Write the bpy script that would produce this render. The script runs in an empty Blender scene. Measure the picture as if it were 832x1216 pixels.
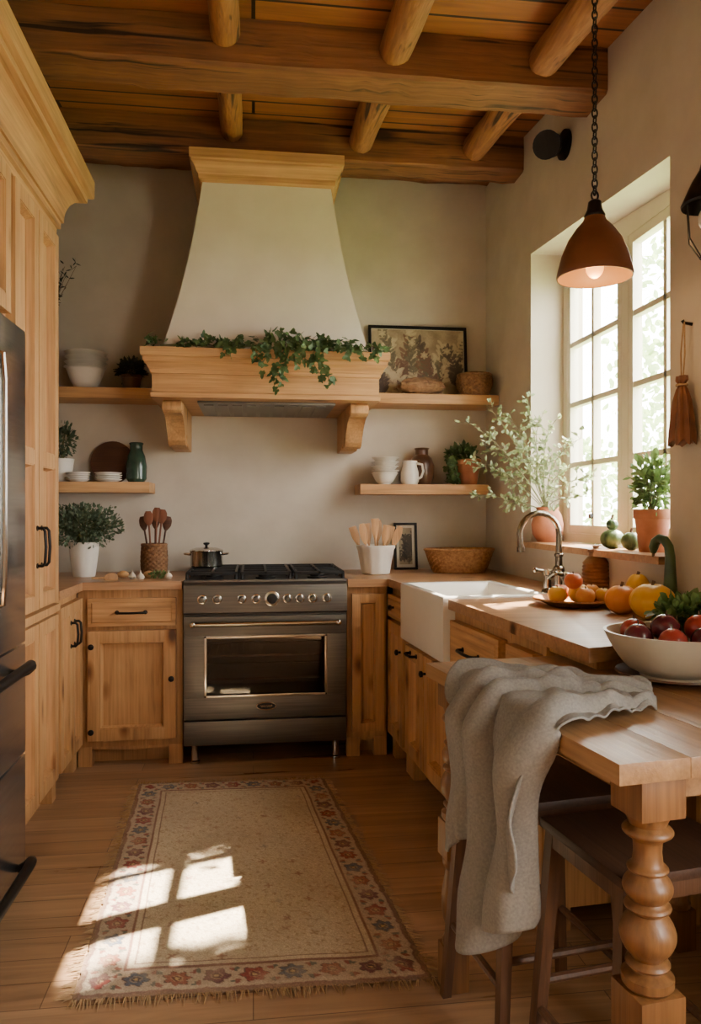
import bpy, bmesh, math, random
from mathutils import Vector, Matrix, noise
R = random.Random(7)
C = bpy.context.scene.collection
PI = math.pi
H = 1.30; TH = math.radians(7.3); F = 900.0
S_, C_ = math.sin(TH), math.cos(TH)
def at(u, v, Y):
    X = Y*math.tan(TH+math.atan((u-416)/F)); zc = X*S_+Y*C_
    return Vector((X, Y, H+(608-v)/F*zc))
def onX(u, v, X):
    return at(u, v, X/math.tan(TH+math.atan((u-416)/F)))
def onZ(u, v, Z):
    zc = (H-Z)*F/(v-608); xc = (u-416)/F*zc
    return Vector((xc*C_+zc*S_, -xc*S_+zc*C_, Z))
def lin(c):
    return tuple(((x/255)/12.92 if x/255 <= .04045 else ((x/255+.055)/1.055)**2.4) for x in c)+(1,)
# ------------------------------------------------------------------ materials
def newmat(name):
    m = bpy.data.materials.new(name); m.use_nodes = True
    nt = m.node_tree; b = nt.nodes['Principled BSDF']
    return m, nt, b
def coords(nt, scale, kind='Object', rot=(0,0,0)):
    tc = nt.nodes.new('ShaderNodeTexCoord'); mp = nt.nodes.new('ShaderNodeMapping')
    mp.inputs['Scale'].default_value = scale; mp.inputs['Rotation'].default_value = rot
    nt.links.new(tc.outputs[kind], mp.inputs['Vector']); return mp.outputs['Vector']
def noise_n(nt, vec, scale=1, detail=5, rough=.55, dist=0):
    n = nt.nodes.new('ShaderNodeTexNoise'); n.inputs['Scale'].default_value = scale
    n.inputs['Detail'].default_value = detail; n.inputs['Roughness'].default_value = rough
    n.inputs['Distortion'].default_value = dist
    nt.links.new(vec, n.inputs['Vector']); return n.outputs[0]
def ramp(nt, fac, stops):
    r = nt.nodes.new('ShaderNodeValToRGB'); e = r.color_ramp.elements
    while len(e) < len(stops): e.new(.5)
    for k, (p, c) in enumerate(stops): e[k].position = p; e[k].color = lin(c)
    nt.links.new(fac, r.inputs[0]); return r.outputs[0]
def bump(nt, b, h, s, d=.01):
    n = nt.nodes.new('ShaderNodeBump'); n.inputs['Strength'].default_value = s; n.inputs['Distance'].default_value = d
    nt.links.new(h, n.inputs['Height']); nt.links.new(n.outputs[0], b.inputs['Normal'])
def mixc(nt, fac, a, c, mode='MIX'):
    m = nt.nodes.new('ShaderNodeMix'); m.data_type = 'RGBA'; m.blend_type = mode
    for sock, v in ((m.inputs[0], fac), (m.inputs[6], a), (m.inputs[7], c)):
        if hasattr(v, 'is_output'): nt.links.new(v, sock)
        else: sock.default_value = v
    return m.outputs[2]
def var(name, c1, c2, scale=8, rough=.6, metal=0, bmp=0, stretch=(1,1,1), c3=None, bd=.01, spec=None, kind='Object'):
    m, nt, b = newmat(name)
    n = noise_n(nt, coords(nt, stretch, kind), scale)
    st = [(.3, c1), (.7, c2)] if c3 is None else [(.25, c1), (.5, c2), (.75, c3)]
    nt.links.new(ramp(nt, n, st), b.inputs['Base Color'])
    b.inputs['Roughness'].default_value = rough; b.inputs['Metallic'].default_value = metal
    if spec is not None: b.inputs['Specular IOR Level'].default_value = spec
    if bmp: bump(nt, b, n, bmp, bd)
    return m
def wood(name, c1, c2, axis='z', rough=.5, k=1.0, bmp=.25, knots=4.5, crack=0):
    m, nt, b = newmat(name)
    sc = [16*k]*3; sc['xyz'.index(axis)] = 1.1*k
    fine = [90*k]*3; fine['xyz'.index(axis)] = 2.5*k
    n1 = noise_n(nt, coords(nt, sc), 1, 4, .6, 1.4)
    n2 = noise_n(nt, coords(nt, fine), 1, 3)
    n3 = noise_n(nt, coords(nt, (3, 3, 3)), 1.2, 2)
    mid = tuple((a+b2)/2 for a, b2 in zip(c1, c2)); dk = tuple(x*.55 for x in c2)
    col = ramp(nt, n1, [(.25, dk), (.4, c2), (.55, mid), (.72, c1)])
    col = mixc(nt, .42, col, ramp(nt, n2, [(.3, tuple(x*.58 for x in c2)), (.65, c1)]))
    col = mixc(nt, .3, col, ramp(nt, n3, [(.3, c2), (.7, c1)]))
    if knots:
        ks = [1, 1, 1]; ks['xyz'.index(axis)] = .5
        vo = nt.nodes.new('ShaderNodeTexVoronoi'); vo.inputs['Scale'].default_value = knots
        nt.links.new(coords(nt, ks), vo.inputs['Vector'])
        kn = ramp(nt, vo.outputs['Distance'], [(.0, (70,44,26)), (.06, (96,60,36)), (.1, (190,165,140)), (.17, (255,255,255))])
        col = mixc(nt, .9, col, kn, 'MULTIPLY')
    if crack:
        cs = [26]*3; cs['xyz'.index(axis)] = .9
        n4 = noise_n(nt, coords(nt, cs), 1, 2, .5, .6)
        col = mixc(nt, crack, col, ramp(nt, n4, [(.32, (52,36,26)), (.39, (255,255,255))]), 'MULTIPLY')
    nt.links.new(col, b.inputs['Base Color'])
    b.inputs['Roughness'].default_value = rough
    bump(nt, b, n2, bmp, .004)
    return m
def planks(name, c1, c2, gap, L, W, rough, ms=.004, bmp=.4):
    m, nt, b = newmat(name)
    v = coords(nt, (1,1,1))
    br = nt.nodes.new('ShaderNodeTexBrick'); nt.links.new(v, br.inputs['Vector'])
    br.inputs['Color1'].default_value = lin(c1); br.inputs['Color2'].default_value = lin(c2); br.inputs['Mortar'].default_value = lin(gap)
    br.inputs['Scale'].default_value = 1; br.inputs['Mortar Size'].default_value = ms
    br.inputs['Brick Width'].default_value = L; br.inputs['Row Height'].default_value = W; br.offset = .37
    n1 = noise_n(nt, coords(nt, (1.2, 18, 18)), 1, 5, .6, 1.0)
    g = ramp(nt, n1, [(.25, (140,134,128)), (.7, (255,255,255))])
    col = mixc(nt, .75, br.outputs[0], g, 'MULTIPLY')
    nt.links.new(col, b.inputs['Base Color'])
    rr = nt.nodes.new('ShaderNodeMapRange'); nt.links.new(n1, rr.inputs[0]); rr.inputs[3].default_value = rough-.1; rr.inputs[4].default_value = rough+.12
    nt.links.new(rr.outputs[0], b.inputs['Roughness'])
    mx = nt.nodes.new('ShaderNodeMath'); mx.operation = 'MULTIPLY_ADD'; nt.links.new(br.outputs[1], mx.inputs[0]); mx.inputs[1].default_value = -1
    nt.links.new(n1, mx.inputs[2]); bump(nt, b, mx.outputs[0], bmp, .004)
    return m
OAK1, OAK2 = (210,164,112), (168,120,74)
oak = wood('honey oak upright', OAK1, OAK2, 'z')
oakx = wood('honey oak lengthwise', OAK1, OAK2, 'x')
top_x = wood('worktop wood', (192,146,104), (154,112,78), 'x', .38)
beam_m = wood('beam wood', (150,98,60), (100,62,36), 'x', .7, .8, .9, 3, .9)
log_m = wood('log wood', (178,122,76), (126,79,46), 'y', .65, 1.1, .9, 4, .9)
ceil_m = planks('ceiling boards', (178,114,69), (148,90,52), (44,24,14), 2.6, .15, .6, .008)
floor_m = planks('floor boards', (188,149,113), (166,128,94), (116,83,59), 1.5, .115, .3, .0016)
wall_m = var('lime plaster', (190,179,163), (202,192,176), 5, .9, 0, .3, bd=.006)
hood_m = var('hood plaster', (199,188,171), (208,198,182), 5, .9, 0, .25, bd=.006)
dark_m = var('black iron', (22,20,19), (34,31,29), 20, .45, .6)
cast_m = var('cast iron', (16,15,15), (26,25,25), 30, .55, .2, .1)
steel_m = var('dark graphite steel', (98,96,93), (118,115,111), 3, .34, .88, 0, (1,1,40))
chrome_m = var('polished nickel', (190,186,179), (203,199,192), 3, .16, 1)
tap_m = var('aged nickel', (132,124,112), (150,142,130), 3, .2, 1)
fridge_m = var('fridge steel', (160,160,160), (180,180,180), 3, .18, .92, 0, (1,1,30))
cav_m = var('oven cavity', (22,18,15), (34,28,23), 8, .5, .2)
white_m = var('white glaze', (216,209,197), (228,222,211), 6, .3)
cream_m = var('cream stoneware', (190,178,158), (206,195,176), 9, .4)
fire_m = var('fireclay white', (228,223,214), (236,232,224), 3, .15)
terra_m = var('terracotta', (158,96,66), (182,118,84), 14, .75, 0, .15)
copper_m = var('rust copper shade', (104,62,42), (128,82,56), 6, .45, .2)
lining_m = var('shade lining', (150,110,62), (166,126,76), 6, .5)
bot_m = var('green glaze', (34,52,44), (58,82,66), 12, .2)
brown_m = var('brown stoneware', (70,46,32), (104,72,50), 9, .35)
jar_m = var('ribbed amber jar', (104,68,42), (150,104,66), 22, .45, 0, .4)
walnut = wood('walnut', (98,58,36), (64,36,22), 'x', .45, knots=0)
stoolw = wood('stool wood', (106,70,44), (70,44,26), 'z', .5, knots=0)
tablew = wood('table wood', (170,130,88), (130,92,58), 'y', .36)
legw = wood('table leg wood', (142,98,54), (100,64,34), 'z', .42, 1.0, .25, 0)
spoonw = wood('spoon wood', (206,160,112), (172,124,80), 'z', .6, knots=0)
spoond = wood('dark spoon wood', (136,80,50), (100,54,32), 'z', .6, knots=0)
wick_m = var('wicker', (132,86,48), (186,136,84), 60, .75, 0, .4)
wickd_m = var('dark wicker', (98,66,40), (146,104,66), 60, .75, 0, .4)
linen_m = var('grey linen', (114,110,104), (136,131,124), 190, .95, 0, .22, bd=.0015)
seat_m = wood('stool seat wood', (82,54,36), (54,34,22), 'y', .5, knots=0)
soil_m = var('soil', (40,28,20), (58,42,30), 40, .95, 0, .5)
winf_m = var('cream window paint', (218,209,188), (228,220,200), 6, .5)
bread_m = var('brown crust', (72,48,32), (146,108,76), 26, .85, 0, .6, c3=(104,72,48))
leather_m = var('brown leather', (96,58,36), (132,84,54), 14, .6, 0, .3)
rope_m = var('twine', (150,120,84), (176,146,108), 60, .9)
lawn_m = var('lawn', (96,120,60), (130,150,80), 3, .9)
def leafm(name, c1, c2, trans=.25):
    m, nt, b = newmat(name)
    n = noise_n(nt, coords(nt, (1,1,1)), 14, 3)
    col = ramp(nt, n, [(.3, c1), (.7, c2)])
    nt.links.new(col, b.inputs['Base Color']); b.inputs['Roughness'].default_value = .55
    t = nt.nodes.new('ShaderNodeBsdfTranslucent'); nt.links.new(col, t.inputs['Color'])
    mx = nt.nodes.new('ShaderNodeMixShader'); mx.inputs[0].default_value = trans
    nt.links.new(b.outputs[0], mx.inputs[1]); nt.links.new(t.outputs[0], mx.inputs[2])
    nt.links.new(mx.outputs[0], nt.nodes['Material Output'].inputs['Surface']); return m
ivy_m = leafm('ivy leaves', (52,78,40), (98,122,72))
herb_m = leafm('herb leaves', (78,108,54), (124,150,88))
pale_m = leafm('pale sprig leaves', (128,144,102), (174,184,140), .35)
dusk_m = leafm('dusky leaves', (64,80,58), (106,122,92))
darkleaf_m = leafm('dark leaves', (30,38,28), (52,62,46))  # darkest of the leaf greens
tree_m = leafm('garden leaves', (190,192,164), (214,214,190), .5)  # pale leaves of the added sun-blocking trees
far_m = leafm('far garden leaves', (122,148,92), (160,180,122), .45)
stem_m = var('green stem', (84,88,52), (112,112,70), 20, .7)
twig_m = var('brown twig', (84,62,44), (110,84,60), 20, .8)
def fruit(name, c1, c2, rough=.35, sc=9): return var(name, c1, c2, sc, rough)
peach_m = fruit('red peach skin', (182,64,40), (222,132,66), .4, 14)
pomm_m = fruit('blushed skin', (202,112,56), (228,176,94), .4, 12)
yellow_m = fruit('yellow squash skin', (214,160,50), (232,188,78))
orange_m = fruit('orange squash skin', (208,122,40), (224,150,60))
plum_m = fruit('plum skin', (62,20,30), (104,34,44), .25)
apple_m = fruit('red apple skin', (132,36,36), (168,66,50), .25)
garlic_m = fruit('garlic skin', (206,192,170), (226,214,196), .6)
potato_m = fruit('potato skin', (168,122,74), (190,146,96), .7)
gourd_m = var('striped gourd', (40,62,36), (110,128,78), 6, .4, 0, 0, (12,12,1.5))
gneck_m = fruit('green gourd skin', (44,66,40), (72,96,56), .35)
def glassy(name, tint, f):
    m, nt, b = newmat(name)
    tr = nt.nodes.new('ShaderNodeBsdfTransparent'); gl = nt.nodes.new('ShaderNodeBsdfGlossy'); gl.inputs['Roughness'].default_value = .03
    tr.inputs['Color'].default_value = tint+(1,)
    mx = nt.nodes.new('ShaderNodeMixShader'); mx.inputs[0].default_value = f
    nt.links.new(tr.outputs[0], mx.inputs[1]); nt.links.new(gl.outputs[0], mx.inputs[2]); nt.links.new(mx.outputs[0], nt.nodes['Material Output'].inputs['Surface']); return m
m_glass = glassy('window glass', (1,1,1), .05)
glassd_m = glassy('smoked oven glass', (.66,.6,.54), .05)
m_bulb, nt, b = newmat('glowing bulb')
b.inputs['Emission Color'].default_value = (1,.36,.06,1); b.inputs['Emission Strength'].default_value = 4; b.inputs['Base Color'].default_value = (.8,.4,.15,1)
def attr_mat(name, attr, rough, nscale=0, lo=150):
    m, nt, b = newmat(name)
    a = nt.nodes.new('ShaderNodeAttribute'); a.attribute_name = attr; col = a.outputs['Color']
    if nscale:
        n = noise_n(nt, coords(nt, (1,1,1)), nscale, 3); col = mixc(nt, .6, col, ramp(nt, n, [(.3,(lo,lo-2,lo-4)),(.7,(255,255,255))]), 'MULTIPLY'); bump(nt, b, n, .5, .003)
    nt.links.new(col, b.inputs['Base Color']); b.inputs['Roughness'].default_value = rough; return m
print_m = attr_mat('printed paper', 'ink', .6)
# ------------------------------------------------------------------ mesh builder
class MB:
    def __init__(s): s.bm = bmesh.new()
    def face(s, vs):
        try: return s.bm.faces.new(vs)
        except ValueError: return None
    def box(s, x0, x1, y0, y1, z0, z1, bev=0):
        v = [s.bm.verts.new((x, y, z)) for x in (x0, x1) for y in (y0, y1) for z in (z0, z1)]
        fs = [s.face([v[i] for i in q]) for q in ((0,1,3,2),(4,6,7,5),(0,4,5,1),(2,3,7,6),(0,2,6,4),(1,5,7,3))]
        if bev:
            es = list({e for f in fs for e in f.edges})
            bmesh.ops.bevel(s.bm, geom=es, offset=bev, segments=2, affect='EDGES', profile=.7)
        return s
    def prism(s, pts, lo, hi, axis='z', bev=0):
        def mk(p, h):
            return {'x': (h, p[0], p[1]), 'y': (p[0], h, p[1]), 'z': (p[0], p[1], h)}[axis]
        a = [s.bm.verts.new(mk(p, lo)) for p in pts]; b = [s.bm.verts.new(mk(p, hi)) for p in pts]
        fs = [s.face(a[::-1]), s.face(b)]
        n = len(pts)
        for i in range(n): fs.append(s.face([a[i], a[(i+1) % n], b[(i+1) % n], b[i]]))
        if bev:
            es = list({e for f in fs if f for e in f.edges})
            bmesh.ops.bevel(s.bm, geom=es, offset=bev, segments=2, affect='EDGES', profile=.7)
        return s
    def rings(s, rings, cap0=True, cap1=True, closed=True):
        vs = [[s.bm.verts.new(p) for p in r] for r in rings]
        n = len(vs[0])
        for a, b in zip(vs, vs[1:]):
            for i in range(n if closed else n-1):
                s.face([a[i], a[(i+1) % n], b[(i+1) % n], b[i]])
        if cap0: s.face(vs[0][::-1])
        if cap1: s.face(vs[-1])
        return s
    def lathe(s, prof, c=(0,0,0), n=24, sx=1, sy=1):
        prev = None
        for r, z in prof:
            if r < 1e-5: ring = [s.bm.verts.new((c[0], c[1], c[2]+z))]
            else: ring = [s.bm.verts.new((c[0]+r*sx*math.cos(2*PI*i/n), c[1]+r*sy*math.sin(2*PI*i/n), c[2]+z)) for i in range(n)]
            if prev:
                for i in range(n):
                    j = (i+1) % n
                    if len(prev) == 1 and len(ring) == 1: break
                    if len(prev) == 1: s.face([prev[0], ring[j], ring[i]])
                    elif len(ring) == 1: s.face([prev[i], prev[j], ring[0]])
                    else: s.face([prev[i], prev[j], ring[j], ring[i]])
            prev = ring
        return s
    def tube(s, pts, r, n=8, closed=False):
        pts = [Vector(p) for p in pts]; m = len(pts)
        rr = r if isinstance(r, (list, tuple)) else [r]*m
        rings = []; up = None
        for i, p in enumerate(pts):
            if closed: t = pts[(i+1) % m]-pts[i-1]
            else: t = pts[min(i+1, m-1)]-pts[max(i-1, 0)]
            if t.length < 1e-9: t = Vector((0,0,1))
            t.normalize()
            if up is None: up = Vector((0,0,1)) if abs(t.z) < .9 else Vector((1,0,0))
            a = t.cross(up)
            if a.length < 1e-6: a = t.orthogonal()
            a.normalize(); up = a.cross(t).normalized()
            rings.append([p+(a*math.cos(2*PI*k/n)+up*math.sin(2*PI*k/n))*rr[i] for k in range(n)])
        if closed: rings.append(rings[0]); s.rings(rings, False, False)
        else: s.rings(rings)
        return s
    def cyl(s, p0, p1, r0, r1=None, n=16): return s.tube([p0, p1], [r0, r0 if r1 is None else r1], n)
    def ball(s, c, r, sc=(1,1,1), u=16, v=10, fn=None):
        c = Vector(c)
        g = bmesh.ops.create_uvsphere(s.bm, u_segments=u, v_segments=v, radius=r)
        for w in g['verts']:
            p = w.co.copy()
            if fn: p = fn(p)
            w.co = Vector((p.x*sc[0], p.y*sc[1], p.z*sc[2]))+c
        return s
    def leaf(s, p, d, n, l, w, ivy=False):
        d = d.normalized(); sd = d.cross(n)
        if sd.length < 1e-5: sd = d.orthogonal()
        sd.normalize(); nn = sd.cross(d)
        half = [(.3,-.06),(.52,.28),(.27,.42),(.24,.72)] if ivy else [(.36,.22),(.5,.5),(.3,.8)]
        B = s.bm.verts.new(p); T = s.bm.verts.new(p+d*l)
        A = [s.bm.verts.new(p+d*l*y+sd*w*x+nn*w*.18*x) for x, y in half]
        E = [s.bm.verts.new(p+d*l*y-sd*w*x+nn*w*.18*x) for x, y in half]
        s.face([B]+A+[T]); s.face([T]+E[::-1]+[B]); return s
    def build(s, name, mat, parent=None, smooth=True, world=False, loc=None, angle=.6):
        bm = s.bm
        if world and parent: bmesh.ops.translate(bm, vec=-parent.location, verts=bm.verts)
        if loc is not None: bmesh.ops.translate(bm, vec=-Vector(loc), verts=bm.verts)
        bmesh.ops.recalc_face_normals(bm, faces=bm.faces)
        if smooth:
            for f in bm.faces: f.smooth = True
            for e in bm.edges:
                if len(e.link_faces) == 2 and e.calc_face_angle(0) > angle: e.smooth = False
        me = bpy.data.meshes.new(name); bm.to_mesh(me); bm.free()
        o = bpy.data.objects.new(name, me); C.objects.link(o)
        if mat: me.materials.append(mat)
        if parent: o.parent = parent
        if loc is not None: o.location = loc
        return o
def tag(o, label, cat, group=None, kind=None):
    o['label'] = label; o['category'] = cat
    if group: o['group'] = group
    if kind: o['kind'] = kind
    return o
def thing(name, label, cat, loc=(0,0,0), rot=0, group=None):
    o = bpy.data.objects.new(name, None); C.objects.link(o); o.empty_display_size = .05
    o.location = loc; o.rotation_euler = (0,0,rot); return tag(o, label, cat, group)
def struct(o): o['kind'] = 'structure'; return o
def copy_tree(o, loc, label, rot=None, parent=None):
    c = o.copy(); C.objects.link(c)
    if parent: c.parent = parent
    else:
        c.location = loc; c['label'] = label
        if rot is not None: c.rotation_euler = (0,0,rot)
    for ch in list(o.children): copy_tree(ch, None, None, None, c)
    return c
def mixl(a, b_, t): t = max(0, min(1, t)); return tuple(x+(y-x)*t for x, y in zip(a, b_))
# ------------------------------------------------------------------ the room
XL, XR, YB, YF = -1.50, 1.461, 4.65, -2.2
def zceil(Y): return 3.42-.115*(YB-Y)
struct(MB().box(XL-.2, XR+.3, YF-.2, YB+.2, -.1, 0).build('floor', floor_m))
struct(MB().prism([(YF, zceil(YF)), (YB, zceil(YB)), (YB, zceil(YB)+.1), (YF, zceil(YF)+.1)], XL, XR, 'x').build('ceiling', ceil_m))
struct(MB().box(XL-.2, XR+.3, YB, YB+.2, 0, 3.6).build('wall_back', wall_m))
struct(MB().box(XL-.2, XL, YF, YB, 0, 3.6).build('wall_left', wall_m))
struct(MB().box(XL-.2, XR+.3, YF-.2, YF, 0, 3.6).build('wall_front', wall_m))
WY0, WY1, WZ0 = 2.516, 3.87, 1.115
XO = XR+.29
VY0, VY1 = -.8, .55
w = MB()
w.box(XR, XO, WY1, YB, 0, 3.6); w.box(XR, XO, WY0, WY1, 0, WZ0)
w.prism([(WY0, 2.56), (WY1, 2.67), (WY1, 3.6), (WY0, 3.6)], XR, XO, 'x')
w.box(XR, XO, VY1, WY0, 0, 3.6); w.box(XR, XO, VY0, VY1, 0, .8); w.box(XR, XO, VY0, VY1, 2.4, 3.6); w.box(XR, XO, YF, VY0, 0, 3.6)
struct(w.build('wall_right', wall_m, smooth=False))
struct(MB().box(1.40, 1.64, WY0-.03, WY1+.05, 1.1155, 1.145, .004).build('trim_1', top_x))
struct(MB().box(XO+.3, 16, -6, 20, -.1, 0).build('ground', lawn_m))
# window: outer frame, two casements, panes
wx0, wx1 = 1.64, 1.70
w1 = thing('window_1', 'cream painted casement window with small panes in deep recess', 'window', (1.67, (WY0+WY1)/2, 1.145)); struct(w1)
def topz(y): return 2.56+(y-WY0)/(WY1-WY0)*.11
f = MB()
def bar(mb, ya, yb, za, zb, x0, x1): mb.box(x0, x1, ya, yb, za, zb, .003)
mid = (WY0+WY1)/2; WT = 2.52
f.box(wx0, wx1, WY0+.002, WY0+.05, 1.145, topz(WY0)); f.box(wx0, wx1, WY1-.05, WY1-.002, 1.145, topz(WY1)-.01)
f.box(wx0, wx1, WY0+.05, WY1-.05, 1.145, 1.19); f.prism([(WY0+.05, WT), (WY1-.05, WT), (WY1-.05, topz(WY1-.05)-.002), (WY0+.05, topz(WY0+.05)-.002)], wx0, wx1, 'x')
f.box(wx0, wx1, mid-.03, mid+.03, 1.19, WT)
f.build('frame', winf_m, w1, world=True)
for ya, yb in ((WY0+.05, mid-.03), (mid+.03, WY1-.05)):
    cs = MB(); s = .042; x0, x1 = 1.64, 1.685
    bar(cs, ya+.002, ya+s, 1.192, WT-.002, x0, x1); bar(cs, yb-s, yb-.002, 1.192, WT-.002, x0, x1)
    bar(cs, ya+s, yb-s, 1.192, 1.192+s, x0, x1); bar(cs, ya+s, yb-s, WT-.002-s, WT-.002, x0, x1)
    m_ = (ya+yb)/2; bar(cs, m_-.013, m_+.013, 1.192+s, WT-.002-s, x0+.002, x1-.004)
    for k in (1, 2, 3):
        z = 1.232+(WT-.042-1.232)*k/4; bar(cs, ya+s, yb-s, z-.013, z+.013, x0+.002, x1-.004)
    c = cs.build('casement', winf_m, w1, world=True)
    p = MB(); p.box(1.663, 1.666, ya+s-.005, yb-s+.005, 1.227, WT-.037); p.bm.transform(Matrix.Translation(-w1.location)); p.build('pane', m_glass, c)
    hm = MB(); hm.cyl((1.625, m_, 1.28), (1.64, m_, 1.28), .012); hm.bm.transform(Matrix.Translation(-w1.location)); hm.build('catch', dark_m, c)
w2 = thing('fill_window', 'added unseen window for fill light along the right wall', 'window', (1.67, (VY0+VY1)/2, .8)); struct(w2)  # opening added out of view to bring fill light into the room
f = MB()
f.box(wx0, wx1, VY0+.002, VY0+.05, .802, 2.398); f.box(wx0, wx1, VY1-.05, VY1-.002, .802, 2.398); f.box(wx0, wx1, VY0+.05, VY1-.05, .802, .85); f.box(wx0, wx1, VY0+.05, VY1-.05, 2.35, 2.398); f.box(wx0, wx1, -.16, -.10, .85, 2.35)
f.build('frame', winf_m, w2, world=True)
# beams
def beam(y0, y1, z0, label):
    m = MB(); zt = zceil(y0)-.002; n = 44; rings = []
    for i in range(n+1):
        x = XL+.002+(XR-XL-.004)*i/n; j = lambda: R.uniform(-.004, .004)
        wv = .009*noise.noise(Vector((x*2.2, y0, 1)))+.004*noise.noise(Vector((x*9, y0, 5)))
        c = .012+.008*noise.noise(Vector((x*4, y0, 3)))
        rings.append([(x, y0+wv, z0+c+.0), (x, y0+c+wv, z0+j()+wv), (x, (y0+y1)/2, z0+j()*1.5+wv), (x, y1-c+j(), z0+j()+wv), (x, y1+j()*.6, z0+c), (x, y1, zt), (x, y0+wv, zt), (x, y0+wv+j(), (z0+zt)/2)])
    m.rings(rings); o = m.build('ceiling_beam', beam_m, angle=.5, loc=((XL+XR)/2, (y0+y1)/2, z0)); tag(o, label, 'beam', 'big cross beams'); return o
beam(2.985, 3.2, 3.04, 'thick hewn wooden cross beam nearest the viewer')
beam(3.97, 4.14, 3.15, 'thick hewn wooden cross beam just above the hood cornice')
beam(4.5, YB-.018, 3.35, 'narrow reddish wall beam where ceiling meets back wall')
def log(x, r, y0, y1, label):
    m = MB(); rings = []; n = 18; N = 18
    for i in range(n+1):
        y = y0+(y1-y0)*i/n; zc = zceil(y)-r*1.0-.01; cxx = x+.006*noise.noise(Vector((y*2, x, 1)))
        rings.append([(cxx+rr*math.cos(2*PI*k/N), y, zc+rr*math.sin(2*PI*k/N)) for k in range(N) for rr in (r*(.90+.10*noise.noise(Vector((math.cos(2*PI*k/N)*1.6+x*5, math.sin(2*PI*k/N)*1.6, y*2.5)))),)])
    m.rings(rings); o = m.build('log_rafter', log_m, loc=(x, (y0+y1)/2, zceil((y0+y1)/2)-r)); tag(o, label, 'rafter', 'round log rafters')
for x, r, nm in ((-.11, .062, 'leftmost'), (.563, .073, 'middle'), (1.178, .073, 'rightmost')):
    log(x, r, 1.6, 2.975, nm+' round log rafter in front of the near cross beam')
    log(x, r, 3.206, 3.96, nm+' round log rafter between the two big cross beams')
# ------------------------------------------------------------------ cabinets
def knob(parent, x, y, z):
    m = MB(); m.tube([(x, y, z), (x, y-.012, z), (x, y-.016, z), (x, y-.026, z), (x, y-.031, z)], [.006, .006, .014, .015, .007], 12); m.build('knob', dark_m, parent)
def pull(parent, x, y, z, l, vert):
    m = MB(); a = []
    for t, d in ((-1, 0), (-1, .022), (-.85, .03), (0, .034), (.85, .03), (1, .022), (1, 0)):
        a.append((x, y-d, z+t*l/2) if vert else (x+t*l/2, y-d, z))
    m.tube(a, .0062, 8)
    for t in (-1, 1):
        c = (x, y, z+t*l/2) if vert else (x+t*l/2, y, z)
        m.tube([c, (c[0], c[1]-.004, c[2])], .011, 10)
    m.build('handle', dark_m, parent)
def front(parent, kind, x0, x1, z0, z1, hd, wood_m, y=0):
    m = MB(); g = .004; x0 += g; x1 -= g; z0 += g; z1 -= g; t = .034; fw = .058 if kind == 'door' else .018
    fw = min(fw, (x1-x0)*.25)
    if kind == 'door':
        m.box(x0, x0+fw, y-t, y, z0, z1, .002); m.box(x1-fw, x1, y-t, y, z0, z1, .002)
        m.box(x0+fw, x1-fw, y-t, y, z0, z0+fw, .002); m.box(x0+fw, x1-fw, y-t, y, z1-fw, z1, .002)
        cuts = [(z0+fw, z1-fw)]
        if z1-z0 > 1.3:
            zm = z0+(z1-z0)*.36; cuts = [(z0+fw, zm), (zm+fw, z1-fw)]; m.box(x0+fw, x1-fw, y-t, y, zm, zm+fw, .002)
        for c, d_ in cuts:
            a, b_ = x0+fw, x1-fw; q = .012
            def fr(e, yy): return [(a+e, yy, c+e), (b_-e, yy, c+e), (b_-e, yy, d_-e), (a+e, yy, d_-e)]
            m.rings([fr(0, y-t+.004), fr(.005, y-t+.003), fr(.006, y-t+.012), fr(q, y-.008), fr(q+.001, y-.001)], False, True)
    else:
        m.box(x0, x1, y-t, y, z0, z1, .003)
        def fr(e, yy): return [(x0+e, yy, z0+e), (x1-e, yy, z0+e), (x1-e, yy, z1-e), (x0+e, yy, z1-e)]
        m.rings([fr(fw, y-t-.0005), fr(fw+.006, y-t-.005)], False, True)
    d = m.build(kind, wood_m, parent)
    yy = y-t-(.004 if kind == 'drawer' else 0)
    if hd:
        for (k, hx, hz, *l) in hd:
            if k == 'knob': knob(d, hx, yy, hz)
            else: pull(d, hx, yy, hz, l[0] if l else .12, k == 'v')
    return d
def cabinet(label, loc, rot, w, h, d, fronts, group='base cabinets', wm=oak, wmd=oakx, name='base_cabinet', notch=None, extra=None):
    t = thing(name, label, 'cabinet', loc, rot, group)
    m = MB(); fh = .1
    m.box(0, w, 0, d, fh, notch or h, .002)
    m.box(0, .07, 0, .06, 0, fh, .003); m.box(w-.07, w, 0, .06, 0, fh, .003)
    m.box(0, .05, d-.06, d, 0, fh); m.box(w-.05, w, d-.06, d, 0, fh)
    m.box(.05, w-.05, .09, .105, 0, fh); m.prism([(.07, fh), (w-.07, fh), (w-.07, fh-.012), (w/2, fh-.02), (.07, fh-.012)], .004, .02, 'y')
    if extra: m.box(*extra)
    m.build('body', wm, t)
    for fr in fronts: front(t, fr[0], *fr[1:5], fr[5] if len(fr) > 5 else None, wmd if fr[0] == 'drawer' else wm)
    return t
HC = .904
cabinet('oak base cabinet left of the range with knobbed door under a drawer', (-.885, 4.0, 0), 0, .522, HC, .6,
    [('drawer', .05, .495, .715, .865, [('h', .27, .79, .14)]), ('door', .05, .495, .135, .70, [('knob', .075, .62), ('knob', .47, .45), ('knob', .075, .19)])])
cabinet('oak base cabinet against the left wall with twin bar handles', (-.889, 3.515, 0), PI/2, .48, HC, .55,
    [('door', .02, .24, .12, .87, [('v', .205, .72, .11)]), ('door', .24, .46, .12, .87, [('v', .275, .72, .11)])])
cabinet('narrow oak base cabinet between the range and the corner', (.493, 4.0, 0), 0, .215, HC, .6, [('door', .02, .20, .135, .87)])
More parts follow.
